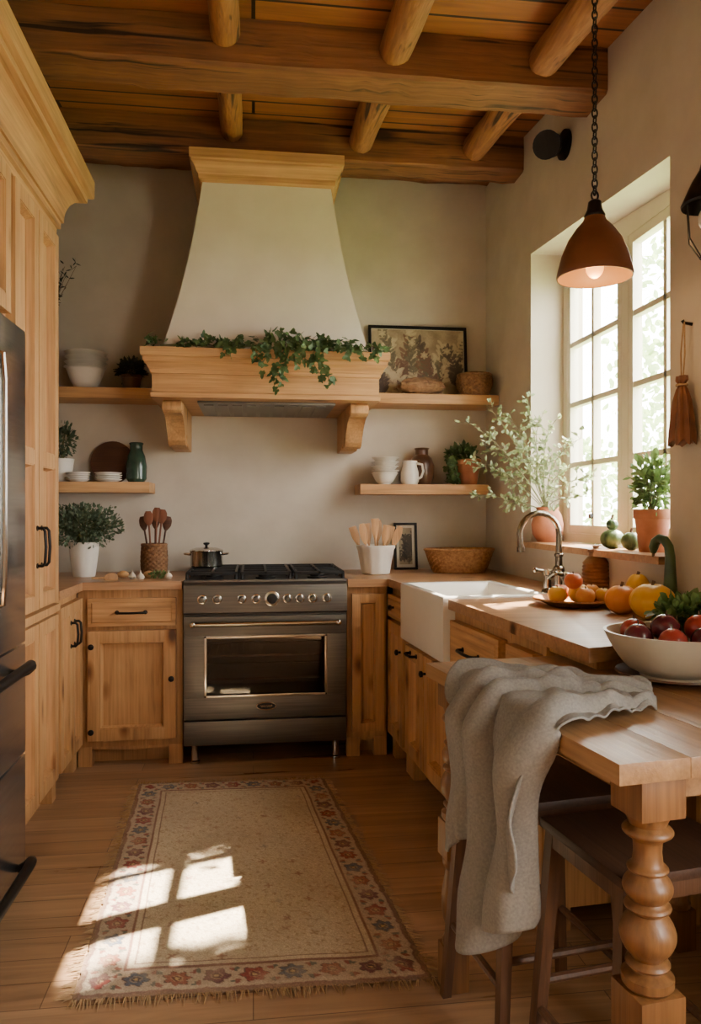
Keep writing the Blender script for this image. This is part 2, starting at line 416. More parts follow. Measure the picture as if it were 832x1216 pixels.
PHI = math.atan(.075); RO = Vector((.74, 4.0, 0)); EX = Vector((math.sin(PHI), -math.cos(PHI), 0)); EY = Vector((math.cos(PHI), math.sin(PHI), 0))
def Wp(s, d): p = RO+EX*s+EY*d; return (p.x, p.y)
RR = -PI/2+PHI
def runloc(s): x, y = Wp(s, 0); return (x, y, 0)
cabinet('narrow oak base cabinet in the right corner with small drawer', runloc(.002), RR, .336, HC, .55,
    [('drawer', .02, .316, .745, .87, [('knob', .168, .81)]), ('door', .02, .316, .13, .735, [('knob', .28, .6)])])
cabinet('oak sink cabinet below the white apron sink', runloc(.34), RR, .653, HC, .55,
    [('door', .02, .326, .13, .66, [('h', .17, .63, .1)]), ('door', .326, .633, .13, .66, [('knob', .36, .58)])], notch=.675)
cabinet('oak drawer cabinet right of the apron sink', runloc(.995), RR, .563, HC, .55,
    [('drawer', .03, .533, .66, .87, [('h', .28, .775, .16)]), ('drawer', .03, .533, .40, .65, [('h', .28, .53, .16)]), ('drawer', .03, .533, .13, .39, [('h', .28, .27, .16)])])
cabinet('slim oak base cabinet at the end of the right run', runloc(1.56), RR, .255, HC, .55, [('drawer', .02, .235, .72, .87, [('knob', .125, .8)]), ('door', .02, .235, .13, .71)], extra=(.255, .53, .01, .14, .8806, .904))
# worktops
WZ = .945; WB = .9045
m = MB(); m.prism([(-1.498, 3.515), (-.855, 3.515), (-.855, 3.96), (-.361, 3.96), (-.361, 4.648), (-1.498, 4.648)], WB, WZ, 'z', .004)
tag(m.build('worktop', top_x, loc=(-.9, 4.2, WB)), 'wooden worktop to the left of the range', 'worktop', 'wooden worktops')
m = MB(); o_ = -.03; xw = XR-.003
m.prism([(.493, 3.96), Wp(.035, o_), Wp(.338, o_), Wp(.338, .43), Wp(.995, .43), Wp(.995, o_), Wp(2.12, o_), Wp(2.11, .02), (xw, 2.10), (xw, 4.648), (.493, 4.648)], WB, WZ, 'z', .003)
tag(m.build('worktop', top_x, loc=(1, 3.5, WB)), 'wooden worktop around the sink and under the window', 'worktop', 'wooden worktops')
# apron sink
sk = thing('apron_sink', 'white fireclay apron front sink below the window', 'sink', (*Wp(.34, 0), .68), RR)
m = MB(); x0, x1, y0, y1 = .004, .651, -.05, .425; zt = .275; t = .035
def rect(a, b_, c, d, z): return [(a, c, z), (b_, c, z), (b_, d, z), (a, d, z)]
m.rings([rect(x0+.006, x1-.006, y0+.006, y1-.006, 0), rect(x0, x1, y0, y1, .008), rect(x0, x1, y0, y1, zt-.008), rect(x0+.007, x1-.007, y0+.007, y1-.007, zt),
         rect(x0+t-.008, x1-t+.008, y0+t-.008, y1-t+.008, zt), rect(x0+t, x1-t, y0+t, y1-t, zt-.01), rect(x0+t+.01, x1-t-.01, y0+t+.01, y1-t-.01, .05), rect(x0+t+.04, x1-t-.04, y0+t+.04, y1-t-.04, .035)])
m.build('basin', fire_m, sk, angle=.9)
m = MB(); m.lathe([(0, .006), (.03, .006), (.04, .002), (.042, 0)], (.33, .19, .035), 20); m.build('drain', chrome_m, sk)
# faucet
fp = Wp(.93, .49)
fc = thing('faucet', 'polished gooseneck bridge faucet behind the sink', 'faucet', (fp[0], fp[1], WZ), RR)
m = MB(); m.lathe([(0, 0), (.034, 0), (.034, .012), (.024, .022), (.02, .035), (.0, .035)], (0, 0, 0), 20)
m.tube([(0, 0, .02), (0, 0, .12), (0, 0, .24)], [.019, .016, .012], 14); m.ball((0, 0, .105), .026); m.lathe([(.012, .16), (.019, .165), (.019, .175), (.012, .18)], n=16)
m.build('base', tap_m, fc)
m = MB(); pts = [(0, 0, .23)]
for k in range(13):
    a = PI*k/12*1.08; pts.append((0, -.09+.09*math.cos(a), .26+.09*math.sin(a)))
pts.append((0, pts[-1][1]+.003, pts[-1][2]-.03)); m.tube(pts, .0125, 12); m.tube([pts[-1], Vector(pts[-1])-Vector((0, -.001, .022))], .017, 12)
m.build('spout', tap_m, fc)
for sx in (-1, 1):
    m = MB(); X_ = sx*.085
    m.lathe([(0, 0), (.028, 0), (.026, .012), (.017, .022), (.015, .075), (.022, .08), (.022, .1), (0, .107)], (X_, -.01, 0), 18)
    m.tube([(X_, -.01, .09), (X_+sx*.01, -.06, .1)], [.01, .007], 10); m.ball((X_+sx*.01, -.063, .1), .011)
    m.tube([(X_, -.01, .06), (0, 0, .105)], .011, 10); m.build('tap_handle', tap_m, fc)
# ------------------------------------------------------------------ tall cabinet + fridge
tc = thing('tall_cabinet', 'tall oak pantry with deep crown moulding around the fridge', 'cabinet', (-.887, 3.18, 0), PI/2)
m = MB(); m.box(-.33, .33, 0, .61, .1, 2.57, .003); m.box(-.33, .33, .05, .6, 0, .1); m.box(-.33, .332, -.036, .05, .862, .896, .004)
m.box(-1.28, -.33, 0, .61, 1.98, 2.57, .003); m.box(-1.30, -1.28, 0, .61, 0, 2.57, .002); m.build('body', oak, tc)
m = MB(); pr = [(0, 2.53), (.014, 2.535), (.016, 2.565), (.03, 2.57), (.03, 2.60), (.04, 2.60)]+[(.04+.075*(1-math.cos(PI/2*k/6)), 2.605+.12*math.sin(PI/2*k/6)) for k in range(7)]+[(.125, 2.728), (.125, 2.752), (.148, 2.758), (.152, 2.77), (.152, 2.84)]
m.rings([[(-1.32-e, -e, z), (.332+e, -e, z), (.332+e, .61, z), (-1.32-e, .61, z)] for e, z in pr]); m.build('crown_moulding', oakx, tc, angle=.35)
front(tc, 'door', -.31, 0, .12, .855, None, oak); front(tc, 'door', 0, .31, .12, .855, None, oak)
front(tc, 'door', -.31, 0, .905, 2.52, [('v', -.03, 1.16, .15)], oak); front(tc, 'door', 0, .31, .905, 2.52, [('v', .03, 1.16, .15)], oak)
front(tc, 'door', -1.26, -.8, 2.0, 2.52, None, oak); front(tc, 'door', -.8, -.35, 2.0, 2.52, None, oak)
fr = thing('refrigerator', 'stainless steel fridge at the left edge with bar handles', 'fridge', (-.80, 2.365, 0), PI/2)
m = MB(); m.box(-.45, .45, .05, .66, .03, 1.94, .004)
for a in (-.4, .4):
    for b_ in (.1, .6): m.cyl((a, b_, 0), (a, b_, .03), .02)
m.build('body', fridge_m, fr)
for nm, a, b_, c, d in (('door', -.45, -.002, .84, 1.94), ('door', .002, .45, .84, 1.94), ('drawer', -.45, .45, .45, .835), ('drawer', -.45, .45, .05, .445)):
    m = MB(); m.box(a, b_, 0, .048, c, d, .012); dd = m.build(nm, fridge_m, fr)
    hm = MB()
    if nm == 'door':
        s = -.05 if a < -.1 else .05
        hm.tube([(s, 0, 1.0), (s, -.045, 1.02), (s, -.05, 1.1), (s, -.05, 1.7), (s, -.045, 1.78), (s, 0, 1.8)], .011, 10)
        hm.build('handle', chrome_m, dd)
    else:
        z = .785 if c > .4 else .12
        hm.tube([(-.39, 0, z), (-.37, -.05, z), (-.3, -.06, z), (.25, -.06, z), (.30, -.058, z), (.335, -.05, z-.01), (.355, -.03, z-.03), (.36, 0, z-.045)], [.013, .013, .015, .017, .018, .018, .016, .013], 12)
        hm.build('handle', dark_m, dd)
# ------------------------------------------------------------------ range
RX0, RX1 = -.355, .487; RC = (RX0+RX1)/2
rg = thing('range_cooker', 'wide steel range cooker with a row of knobs and glass oven door', 'stove', (RC, 3.95, 0))
hw = (RX1-RX0)/2
dz0, dz1 = .238, .765; gx0, gx1, gz0, gz1 = -.315, .315, .35, .665
m = MB(); m.box(-hw, hw, .021, .67, .1, .30, .003); m.box(-hw, hw, .021, .67, .71, .93, .003); m.box(-hw, gx0-.02, .021, .67, .30, .71); m.box(gx1+.02, hw, .021, .67, .30, .71)
m.box(-hw, hw, .0, .03, .925, .95, .004); m.box(-hw, hw, .65, .68, .93, .985, .004)
m.build('body', steel_m, rg)
m = MB(); m.box(gx0-.02, gx1+.02, .5, .66, .30, .71); m.box(gx0-.02, gx1+.02, .03, .5, .301, .306); m.box(gx0-.0195, gx0-.016, .03, .5, .306, .709); m.box(gx1+.016, gx1+.0195, .03, .5, .306, .709); m.box(gx0-.016, gx1+.016, .03, .5, .704, .709); m.build('oven_cavity', cav_m, rg)
for z in (.43, .55):
    m = MB(); m.tube([(gx0-.015, .05, z), (gx1+.015, .05, z)], .006, 6); m.tube([(gx0-.015, .46, z), (gx1+.015, .46, z)], .006, 6)
    for k in range(18): x = gx0+.02+k*(gx1-gx0-.04)/17; m.tube([(x, .05, z), (x, .46, z)], .003, 5)
    m.build('oven_rack', chrome_m, rg)
m = MB(); m.box(-hw+.005, hw-.005, .03, .65, .93, .938, .002); m.build('cooktop', cast_m, rg)
m = MB(); m.prism([(.0, .775), (-.03, .785), (-.02, .925), (.0, .94), (.03, .94), (.03, .775)], -hw+.002, hw-.002, 'x', .003); m.build('control_panel', steel_m, rg)
for u in (240, 258, 287, 304, 323, 341, 356, 371, 388):
    x = at(u, 710, 3.925).x-RC; big = u == 323
    r = .034 if big else .021; m = MB()
    m.tube([(x, -.02, .855), (x, -.034, .855), (x, -.036, .855)], [r*1.15, r*1.15, r*.9], 20); k = m.build('dial' if big else 'knob', chrome_m, rg)
    m = MB(); m.tube([(x, -.036, .855), (x, -.046 if big else -.06, .855), (x, -.047 if big else -.063, .855)], [r*.8, r*.72, r*.55], 20)
    m.box(x-.003, x+.003, -.066 if not big else -.05, -.04, .855-r*.6, .855+r*.6, .001); m.build('grip' if not big else 'gauge_face', steel_m if not big else cast_m, k)
d = MB()
d.box(-hw+.004, hw-.004, -.015, .02, gz1, dz1, .004); d.box(-hw+.004, hw-.004, -.015, .02, dz0, gz0, .004)
d.box(-hw+.004, gx0, -.015, .02, gz0, gz1, .003); d.box(gx1, hw-.004, -.015, .02, gz0, gz1, .003)
dr = d.build('oven_door', steel_m, rg)
m = MB()
for a in ((gx0, gx1, gz0, gz0+.012), (gx0, gx1, gz1-.012, gz1), (gx0, gx0+.012, gz0, gz1), (gx1-.012, gx1, gz0, gz1)): m.box(a[0], a[1], -.02, -.01, a[2], a[3], .002)
m.build('window_rim', chrome_m, dr)
m = MB(); m.box(gx0+.005, gx1-.005, -.004, .0, gz0+.005, gz1-.005); m.build('glass', glassd_m, dr)
m = MB(); m.tube([(-hw+.045, -.055, .73), (hw-.045, -.055, .73)], .0125, 14)
for x in (-hw+.05, hw-.05): m.tube([(x, -.015, .73), (x, -.055, .73)], .011, 10); m.ball((x, -.055, .73), .017)
m.build('towel_rail', chrome_m, dr)
m = MB(); m.tube([(0, -.012, .3), (0, -.02, .3)], 1, 28)
for v in m.bm.verts: v.co.x *= .047; v.co.z = .3+(v.co.z-.3)*.017
bd = m.build('badge', cast_m, dr)
m = MB(); m.tube([(.05*math.cos(2*PI*k/32), -.02, .3+.019*math.sin(2*PI*k/32)) for k in range(32)], .0022, 6, True)
m.tube([(-.03+.06*k/24, -.021, .3+.007*math.sin(k*1.7)) for k in range(25)], .0018, 6); m.build('emblem', chrome_m, bd)
m = MB(); m.box(-hw+.004, hw-.004, -.012, .02, .105, .228, .004); m.build('drawer', steel_m, rg)
for x in (-hw+.055, hw-.055):
    for y in (.05, .6):
        m = MB(); m.tube([(x, y, 0), (x, y, .012), (x, y, .016), (x, y, .105)], [.026, .026, .019, .017], 14); m.build('leg', chrome_m, rg)
GZ = .987
for i in range(3):
    cx = -hw+.14+i*.281; m = MB(); z = GZ
    for a in (-.125, 0, .125): m.box(cx+a-.007, cx+a+.007, .05, .63, z-.016, z, .002)
    for y in (.05, .2, .345, .49, .618): m.box(cx-.132, cx+.132, y, y+.013, z-.016, z, .002)
    for a in (-.125, .125):
        for y in (.058, .345, .624): m.cyl((cx+a, y, .937), (cx+a, y, z-.006), .009)
    m.build('grate', cast_m, rg)
    for y in (.2, .49):
        m = MB(); m.lathe([(.055, 0), (.055, .012), (.04, .014), (.04, .024), (.034, .028), (0, .028)], (cx, y, .937), 20); m.build('burner', cast_m, rg)
# saucepan on the range
p = at(245, 677, 4.42)
po = thing('saucepan', 'lidded steel saucepan on the back left burner', 'pot', (p.x, 4.42, GZ+.0005))
m = MB(); m.lathe([(0, 0), (.085, 0), (.092, .006), (.093, .085), (.096, .09), (.09, .09), (.088, .01), (0, .008)], n=28); m.build('pan', chrome_m, po)
m = MB(); m.lathe([(.094, .091), (.094, .096), (.06, .108), (0, .112)], n=28); m.build('lid', chrome_m, po)
m = MB(); m.lathe([(.008, .108), (.008, .122), (.018, .128), (.018, .136), (0, .14)], n=16); m.build('lid_knob', dark_m, po)
for s in (-1, 1):
    m = MB(); m.tube([(s*.09, -.025, .07), (s*.12, -.02, .074), (s*.124, 0, .075), (s*.12, .02, .074), (s*.09, .025, .07)], .006, 8); m.build('handle', chrome_m, po)
# ------------------------------------------------------------------ hood
hd = thing('range_hood', 'tapered plaster range hood with oak mantel, corbels and cornice', 'range hood', (.07, 3.9, 1.68))
m = MB(); cx = .072; rs = []
for i in range(13):
    t = i/12; z = 2.12+(2.995-2.12)*t; hx = .53+(.328-.53)*t-.018*math.sin(PI*t)
    y0 = 3.92+.015*t+.02*math.sin(PI*t); rs.append([(cx-hx, y0, z), (cx+hx, y0, z), (cx+hx, YB-.002, z), (cx-hx, YB-.002, z)])
m.rings(rs); m.build('hood_body', hood_m, hd, world=True)
m = MB(); rs = []
for e, z in ((0, 1.878), (.02, 1.878), (.022, 1.90), (.014, 1.908), (.014, 1.995), (.022, 1.998), (.024, 2.016), (.030, 2.018), (.036, 2.035), (.048, 2.050), (.054, 2.054), (.054, 2.076), (.062, 2.079), (.066, 2.09), (.066, 2.12)):
    rs.append([(cx-.562-e, 3.91-e, z), (cx+.562+e, 3.91-e, z), (cx+.562+e, YB-.002, z), (cx-.562-e, YB-.002, z)])
m.rings(rs); m.build('mantel', oakx, hd, world=True, angle=.4)
m = MB(); rs = []
for e, z in ((0, 2.985), (.012, 2.99), (.014, 3.015), (.02, 3.02), (.03, 3.045), (.045, 3.065), (.046, 3.075), (.056, 3.08), (.056, 3.128)):
    rs.append([(cx-.335-e, 3.915-e, z), (cx+.335+e, 3.915-e, z), (cx+.335+e, YB-.002, z), (cx-.335-e, YB-.002, z)])
m.rings(rs); m.build('cornice', oakx, hd, world=True, angle=.4)
m = MB(); m.box(cx-.36, cx+.36, 4.0, 4.55, 1.866, 1.88, .003)
for k in range(9): m.box(cx-.33+k*.074, cx-.33+k*.074+.05, 4.05, 4.5, 1.86, 1.868)
m.build('filter_panel', steel_m, hd, world=True)
cp = [(YB-.002, 1.8775), (4.0, 1.8775), (3.982, 1.866), (3.976, 1.845), (3.984, 1.824), (4.005, 1.812), (4.04, 1.812), (4.08, 1.806), (4.13, 1.785), (4.17, 1.755), (4.20, 1.722), (4.225, 1.69), (4.26, 1.668), (4.30, 1.660), (4.335, 1.668), (4.355, 1.69), (4.38, 1.69), (4.40, 1.672), (4.45, 1.66), (YB-.002, 1.66)]
for x in (-.462, .512):
    m = MB(); m.prism(cp, x, x+.094, 'x', .003)
    for sx in (x-.004, x+.094): m.tube([(sx, 4.02, 1.845), (sx+.004, 4.02, 1.845)], .022, 16); m.tube([(sx, 4.29, 1.70), (sx+.004, 4.29, 1.70)], .026, 16)
    m.build('corbel', oak, hd, world=True)
# ------------------------------------------------------------------ shelves
def shelf(x0, x1, zt, label):
    m = MB(); m.box(x0, x1, 4.39, YB-.002, zt-.06, zt, .004); tag(m.build('wall_shelf', oakx, loc=((x0+x1)/2, 4.52, zt-.06)), label, 'shelf', 'wooden wall shelves')
shelf(XL+.003, -.565, 2.0, 'upper wooden wall shelf to the left of the hood')
shelf(XL+.003, -.583, 1.47, 'lower wooden wall shelf to the left of the hood')
shelf(.705, XR-.003, 2.0, 'upper wooden wall shelf right of the hood below framed print')
shelf(.62, 1.394, 1.464, 'lower wooden wall shelf to the right of the hood')
# ------------------------------------------------------------------ generic wares
def bowl_prof(r, h, foot=.45, t=.006, ex=.62, lip=0):
    p = [(0, .004), (r*foot*.9, .004), (r*foot, 0), (r*foot, .006)]
    N = 8
    for k in range(1, N+1):
        a = k/N; p.append((r*foot+(r-r*foot)*a**ex, .006+(h-.006)*a))
    q = [(max(.001, rr-t), z+t*.5) for rr, z in p[4:-1]]
    if lip: p[-1] = (r, h-lip); p += [(r+lip*.7, h-lip*.7), (r+lip*.7, h-lip*.2), (r, h)]
    p.append((r-t, h)); p += q[::-1]; p.append((0, t+.004)); return p
def bowls(x, y, z, spec, label, group, mt):
    names = ['bottom', 'second lowest', 'third', 'fourth', 'fifth', 'sixth']; n = len(spec)
    for k, (dz, r, h, foot, ex) in enumerate(spec):
        nm = 'topmost' if k == n-1 else names[k]
        m = MB(); m.lathe(bowl_prof(r, h, foot, .005, ex, .004), n=28)
        o = m.build('bowl', mt); o.location = (x+R.uniform(-.003,.003), y+R.uniform(-.002,.002), z+.0005+dz); tag(o, nm+' '+label, 'bowl', group)
bowls(at(102, 0, 4.5).x, 4.5, 2.0, [(0, .104, .115, .45, .5)]+[(.083+.028*k, .115, .045, .42, 1.0) for k in range(4)], 'white bowl of the stack on the upper left shelf', 'bowls on the upper left shelf', white_m)
bowls(at(457, 0, 4.48).x, 4.48, 1.464, [(0, .078, .07, .45, .6)]+[(.032+.026*k, .081, .052, .38, 1.0) for k in range(4)], 'white bowl of the stack on the lower right shelf', 'bowls on the lower right shelf', white_m)
def plates(x, y, z, r, n, label, group):
    names = ['bottom', 'second', 'third', 'fourth', 'fifth']
    for k in range(n):
        m = MB(); m.lathe([(0, 0), (r*.6, 0), (r*.65, .003), (r, .014), (r, .017), (r*.66, .007), (0, .005)], n=28)
        o = m.build('plate', white_m); o.location = (x+R.uniform(-.003,.003), y, z+.0005+k*.0125); tag(o, ('topmost' if k == n-1 else names[k])+' '+label, 'plate', group)
plates(-.985, 4.465, 1.47, .068, 4, 'small white plate in the stack beside white plant pot', 'small plates')
plates(-.822, 4.475, 1.47, .076, 4, 'white plate in the stack before the round board', 'larger plates')
m = MB(); m.tube([(0, 0, 0), (0, .018, 0)], .125, 40); bo = m.build('round_board', walnut); bo.rotation_euler = (math.radians(-8), 0, 0); bo.location = (-.824, 4.605, 1.47+.1245); tag(bo, 'dark round wooden board leaning on the wall behind plates', 'board')
m = MB(); m.lathe([(0, 0), (.042, 0), (.058, .02), (.06, .09), (.05, .15), (.036, .185), (.036, .215), (.041, .225), (.036, .23), (.03, .225), (.03, .19), (0, .18)], n=24); o = m.build('jar', bot_m); o.location = (-.67, 4.5, 1.4705); tag(o, 'dark green glazed jar at the end of the lower left shelf', 'jar')
# ------------------------------------------------------------------ plants
def rnd(): return Vector((R.gauss(0,1), R.gauss(0,1), R.gauss(0,1))).normalized()
def pot_mesh(r, h, mt, name='pot', parent=None, taper=.72, rim=True, n=24):
    m = MB(); rb = r*taper
    pr = [(0, 0), (rb*.95, 0), (rb, .005)]
    if rim: pr += [(r*.95, h*.78), (r*1.0, h*.78), (r*1.03, h*.8), (r*1.03, h), (r*.93, h), (r*.9, h*.8)]
    else: pr += [(r*.9, h*.6), (r, h), (r*.94, h), (r*.88, h*.8)]
    pr += [(0, h*.8)]
    m.lathe(pr, n=n); return m.build(name, mt, parent)
def bush(parent, base, cen, rad, n, l, w, lm, ns=10, ivy=False, shell=.45, sm=stem_m, up=.3):
    base = Vector(base); cen = Vector(cen); ml = MB(); ms = MB()
    for k in range(ns):
        d = rnd(); d.z = abs(d.z)*.9; e = cen+Vector((d.x*rad[0], d.y*rad[1], d.z*rad[2]))*.85
        midp = base.lerp(e, .5)+Vector((0,0,.02)); ms.tube([base+rnd()*.006, midp, e], [.0028, .0022, .0012], 5)
    for k in range(n):
        d = rnd(); q = shell+(1-shell)*R.random(); p = cen+Vector((d.x*rad[0], d.y*rad[1], d.z*rad[2]))*q*(1+.18*noise.noise(d*3+cen))
        dr = (d+rnd()*.8+Vector((0,0,up))).normalized(); s = R.uniform(.7, 1.2)
        ml.leaf(p, dr, (rnd()+Vector((0,0,1))).normalized(), l*s, w*s, ivy)
    ms.build('stems', sm, parent); ml.build('foliage', lm, parent, smooth=False)
def soil(parent, r, z):
    m = MB(); m.lathe([(r, z-.004), (r*.6, z+.004), (0, z+.006)], n=18); m.build('soil', soil_m, parent)
def potplant(name, label, loc, r, h, mt, cen, rad, n, l, w, lm, ns=10, ivy=False, taper=.72, rim=True, shell=.4):
    t = thing(name, label, 'plant', loc); pot_mesh(r, h, mt, 'pot', t, taper, rim); soil(t, r*.86, h*.83)
    bush(t, (0,0,h*.83), cen, rad, n, l, w, lm, ns, ivy, shell); return t
potplant('potted_plant', 'small leafy plant in white pot at left end of lower shelf', (-1.095, 4.54, 1.4705), .07, .135, white_m, (0,0,.24), (.085,.07,.1), 260, .03, .018, dusk_m, rim=False)
potplant('potted_plant', 'bushy grey green plant in white pot on the left worktop', (at(100,0,4.32).x, 4.32, WZ+.0005), .082, .19, white_m, (.0,-.0,.28), (.205,.17,.12), 2200, .024, .015, dusk_m, ns=30, rim=False, shell=.3)
potplant('potted_plant', 'dark plant beside bowls on the upper left shelf', (at(156,0,4.52).x, 4.52, 2.0005), .06, .09, brown_m, (0,0,.12), (.075,.07,.06), 180, .04, .03, darkleaf_m, ivy=True)
t = potplant('potted_ivy', 'ivy in terracotta pot on the lower right shelf', (1.30, 4.5, 1.4645), .075, .155, terra_m, (-.04,0,.185), (.09,.08,.05), 160, .045, .038, ivy_m, ivy=True)
ml = MB()
for k in range(70):
    a = R.random(); p = Vector((-.085-R.random()*.045, R.uniform(-.09,.05), .17-a*.15)); ml.leaf(p, (Vector((-.1,-.5,-.6))+rnd()*.5).normalized(), (rnd()+Vector((-.3,-1,.4))).normalized(), .042, .036, True)
ml.build('trailing_leaves', ivy_m, t, smooth=False)
potplant('potted_herb', 'upright green herb in terracotta pot on the window sill', (1.53, 2.76, 1.1455), .068, .165, terra_m, (0,0,.26), (.075,.095,.12), 420, .036, .02, herb_m, ns=16, shell=.25)
t = thing('twig_vase', 'dark vase of bare twigs beside the tall pantry', 'vase', (at(47,0,4.5).x, 4.5, 2.0005))
m = MB(); m.lathe([(0,0),(.05,0),(.07,.08),(.05,.2),(.03,.25),(.036,.27),(.028,.27),(.02,.24),(0,.1)], n=20); m.build('vase', brown_m, t)
ms = MB(); ml = MB()
for k in range(11):
    e = Vector((R.uniform(.0,.21), R.uniform(-.08,.05), R.uniform(.45,.72))); b0 = Vector((0,0,.22))
    ms.tube([b0, b0.lerp(e,.5)+Vector((0,0,.04)), e], [.003,.0022,.001], 5)
    for q in range(16): ml.leaf(b0.lerp(e, R.uniform(.5,1))+Vector((0,0,.03)), (rnd()+Vector((0,0,.5))).normalized(), rnd(), .034, .009)
ms.build('twigs', twig_m, t); ml.build('leaves', darkleaf_m, t, smooth=False)
t = thing('sprig_vase', 'terracotta vase of wild pale green sprigs on the sill', 'vase', (1.51, 3.765, 1.1455))
m = MB(); m.lathe([(0,0),(.05,0),(.076,.04),(.082,.09),(.07,.14),(.055,.165),(.06,.18),(.05,.18),(.046,.165),(0,.1)], n=24); m.build('vase', terra_m, t)
ms = MB(); ml = MB()
tips = []
for (u, v) in ((552,500),(548,545),(575,480),(600,490),(625,470),(640,500),(660,498),(690,520),(708,565),(700,590),(590,560),(565,590),(600,600),(620,530),(680,555),(640,545),(575,530),(655,540)):
    Y = min(R.uniform(3.6, 4.05), R.uniform(1.30, 1.38)/math.tan(TH+math.atan((u-416)/F)))
    if u > 670: Y = R.uniform(1.36, 1.5)/math.tan(TH+math.atan((u-416)/F))
    tips.append(at(u, v, Y)-Vector(t.location))
for e in tips:
    b0 = Vector((0,0,.15)); c1 = b0+Vector((e.x*.45-.03, e.y*.2, max(e.z-.1, .1)*.75)); pts = []
    for q in range(11):
        a = q/10; pts.append(b0*(1-a)**2+c1*2*a*(1-a)+e*a*a)
    ms.tube(pts, [.0026-.0018*q/10 for q in range(11)], 5)
    for q in range(26):
        a = R.uniform(.3, 1); i = min(9, int(a*10)); p = pts[i].lerp(pts[i+1], a*10-i)
        tg = (pts[i+1]-pts[i]).normalized(); sd = (tg*.5+rnd()*.8).normalized()
        if p.x > -.12: sd.x = -abs(sd.x)
        br = p+sd*R.uniform(.02,.055); ms.tube([p, br], [.001,.0006], 4)
        for _ in range(3):
            ml.leaf(p.lerp(br, R.uniform(.4,1)), (sd+rnd()*.6).normalized(), rnd(), R.uniform(.018,.032), R.uniform(.012,.018))
ms.build('stems', stem_m, t); ml.build('leaves', pale_m, t, smooth=False)
# ivy garland on the mantel
t = thing('ivy_garland', 'ivy garland trailing along the oak hood mantel', 'ivy', (.07, 3.87, 2.12))
ml = MB(); ms = MB()
pts = [(-.53+1.06*k/24, .0+.012*math.sin(k*1.1), .012+.008*math.sin(k*.7)) for k in range(25)]
ms.tube(pts, .004, 6)
for k in range(500):
    x = R.uniform(-.60, .62)
    if noise.noise(Vector((x*7, 2, 2))) < -.08 and R.random() < .75: continue
    if (x < -.2 or x > .42) and R.random() < .35: continue
    hmax = .03+.03*math.sin(x*9+1)**2+(.035 if -.14 < x < .32 else 0)
    p = Vector((x, R.uniform(-.06, .04), R.uniform(.006, hmax)))
    ml.leaf(p, (Vector((0,-.4,.0))+rnd()*.8).normalized(), (Vector((0,-.6,.8))+rnd()*.5).normalized(), R.uniform(.028,.046), R.uniform(.024,.04), True)
for (x, L) in ((-.2,.08),(-.06,.1),(-.01,.14),(.05,.23),(.09,.20),(.15,.11),(.19,.1),(.24,.16),(.29,.21),(.38,.07),(.46,.09),(.54,.06)):
    pp = []
    for q in range(9):
        a = q/8; pp.append(Vector((x+.02*math.sin(a*5+x*9), -.045-.055*min(1, a*3), .03-L*a)))
    ms.tube(pp, .002, 5)
    for q in range(int(6+L*80)):
        a = R.random(); p = pp[min(8, int(a*8+.5))]+rnd()*.018; p.y = min(p.y, -.095) if p.z < 0 else p.y
        ml.leaf(p, (Vector((0,-.35,-.6))+rnd()*.7).normalized(), (Vector((0,-1,.3))+rnd()*.5).normalized(), R.uniform(.03,.048), R.uniform(.026,.042), True)
ms.build('vine', stem_m, t); ml.build('leaves', ivy_m, t, smooth=False)
# ------------------------------------------------------------------ baskets, crocks, utensils
def basket(prof_fn, h, n, rows, mt, parent=None, name='basket', sy=1.0, amp=.0045):
    m = MB(); rings = []
    for i in range(rows+1):
        z = h*i/rows; ring = []
        for j in range(n):
            r = prof_fn(i/rows)+amp*(1 if ((j//2)+i) % 2 else -1); a = 2*PI*j/n
            ring.append((r*math.cos(a), r*sy*math.sin(a), z))
        rings.append(ring)
    for i in range(rows, -1, -2):
        r = prof_fn(i/rows)-.012; rings.append([(r*math.cos(2*PI*j/n), r*sy*math.sin(2*PI*j/n), max(h*i/rows, .01)) for j in range(n)])
    m.rings(rings)
    r = prof_fn(1); m.tube([(r*math.cos(2*PI*j/40), r*sy*math.sin(2*PI*j/40), h) for j in range(40)], .008, 8, True)
    return m.build(name, mt, parent)
b = basket(lambda a: .078+.03*math.sin(a*PI*.75), .125, 64, 12, wickd_m); b.location = (1.325, 4.452, 2.0005); tag(b, 'round dark wicker basket at right end of the upper shelf', 'basket')
b = basket(lambda a: .15+.055*a**.8, .135, 88, 12, wick_m, sy=.62); b.location = (1.2, 4.34, WZ+.0005); tag(b, 'wide oval wicker basket in the right worktop corner', 'basket')
def spoon(parent, p, tip, headw, headl, mt, name='wooden_spoon', flat=False):
    p = Vector(p); tip = Vector(tip); d = (tip-p).normalized(); m = MB(); hs = tip-d*headl
    m.tube([p, hs], [.005, .0055], 8)
    sd = d.cross(Vector((0,1,0))).normalized(); n = 8; rings = []
    for k in range(n+1):
        a = k/n; w_ = (.006+(headw/2-.006)*min(1, math.sin(a*PI*.85+.1)*1.1)) if not flat else (.006+(headw/2-.006)*min(1, a*2.2))
        c = hs+d*headl*a; nn = sd.cross(d); th = .004
        rings.append([c+sd*w_, c+nn*th, c-sd*w_, c-nn*th])
    m.rings(rings); return m.build(name, mt, parent)
cr = thing('utensil_crock', 'woven crock of dark wooden spoons left of the range', 'utensil holder', (at(183,0,4.38).x, 4.38, WZ+.0005))
o = basket(lambda a: .066+.006*math.sin(a*PI), .17, 56, 14, wickd_m, cr, 'crock')
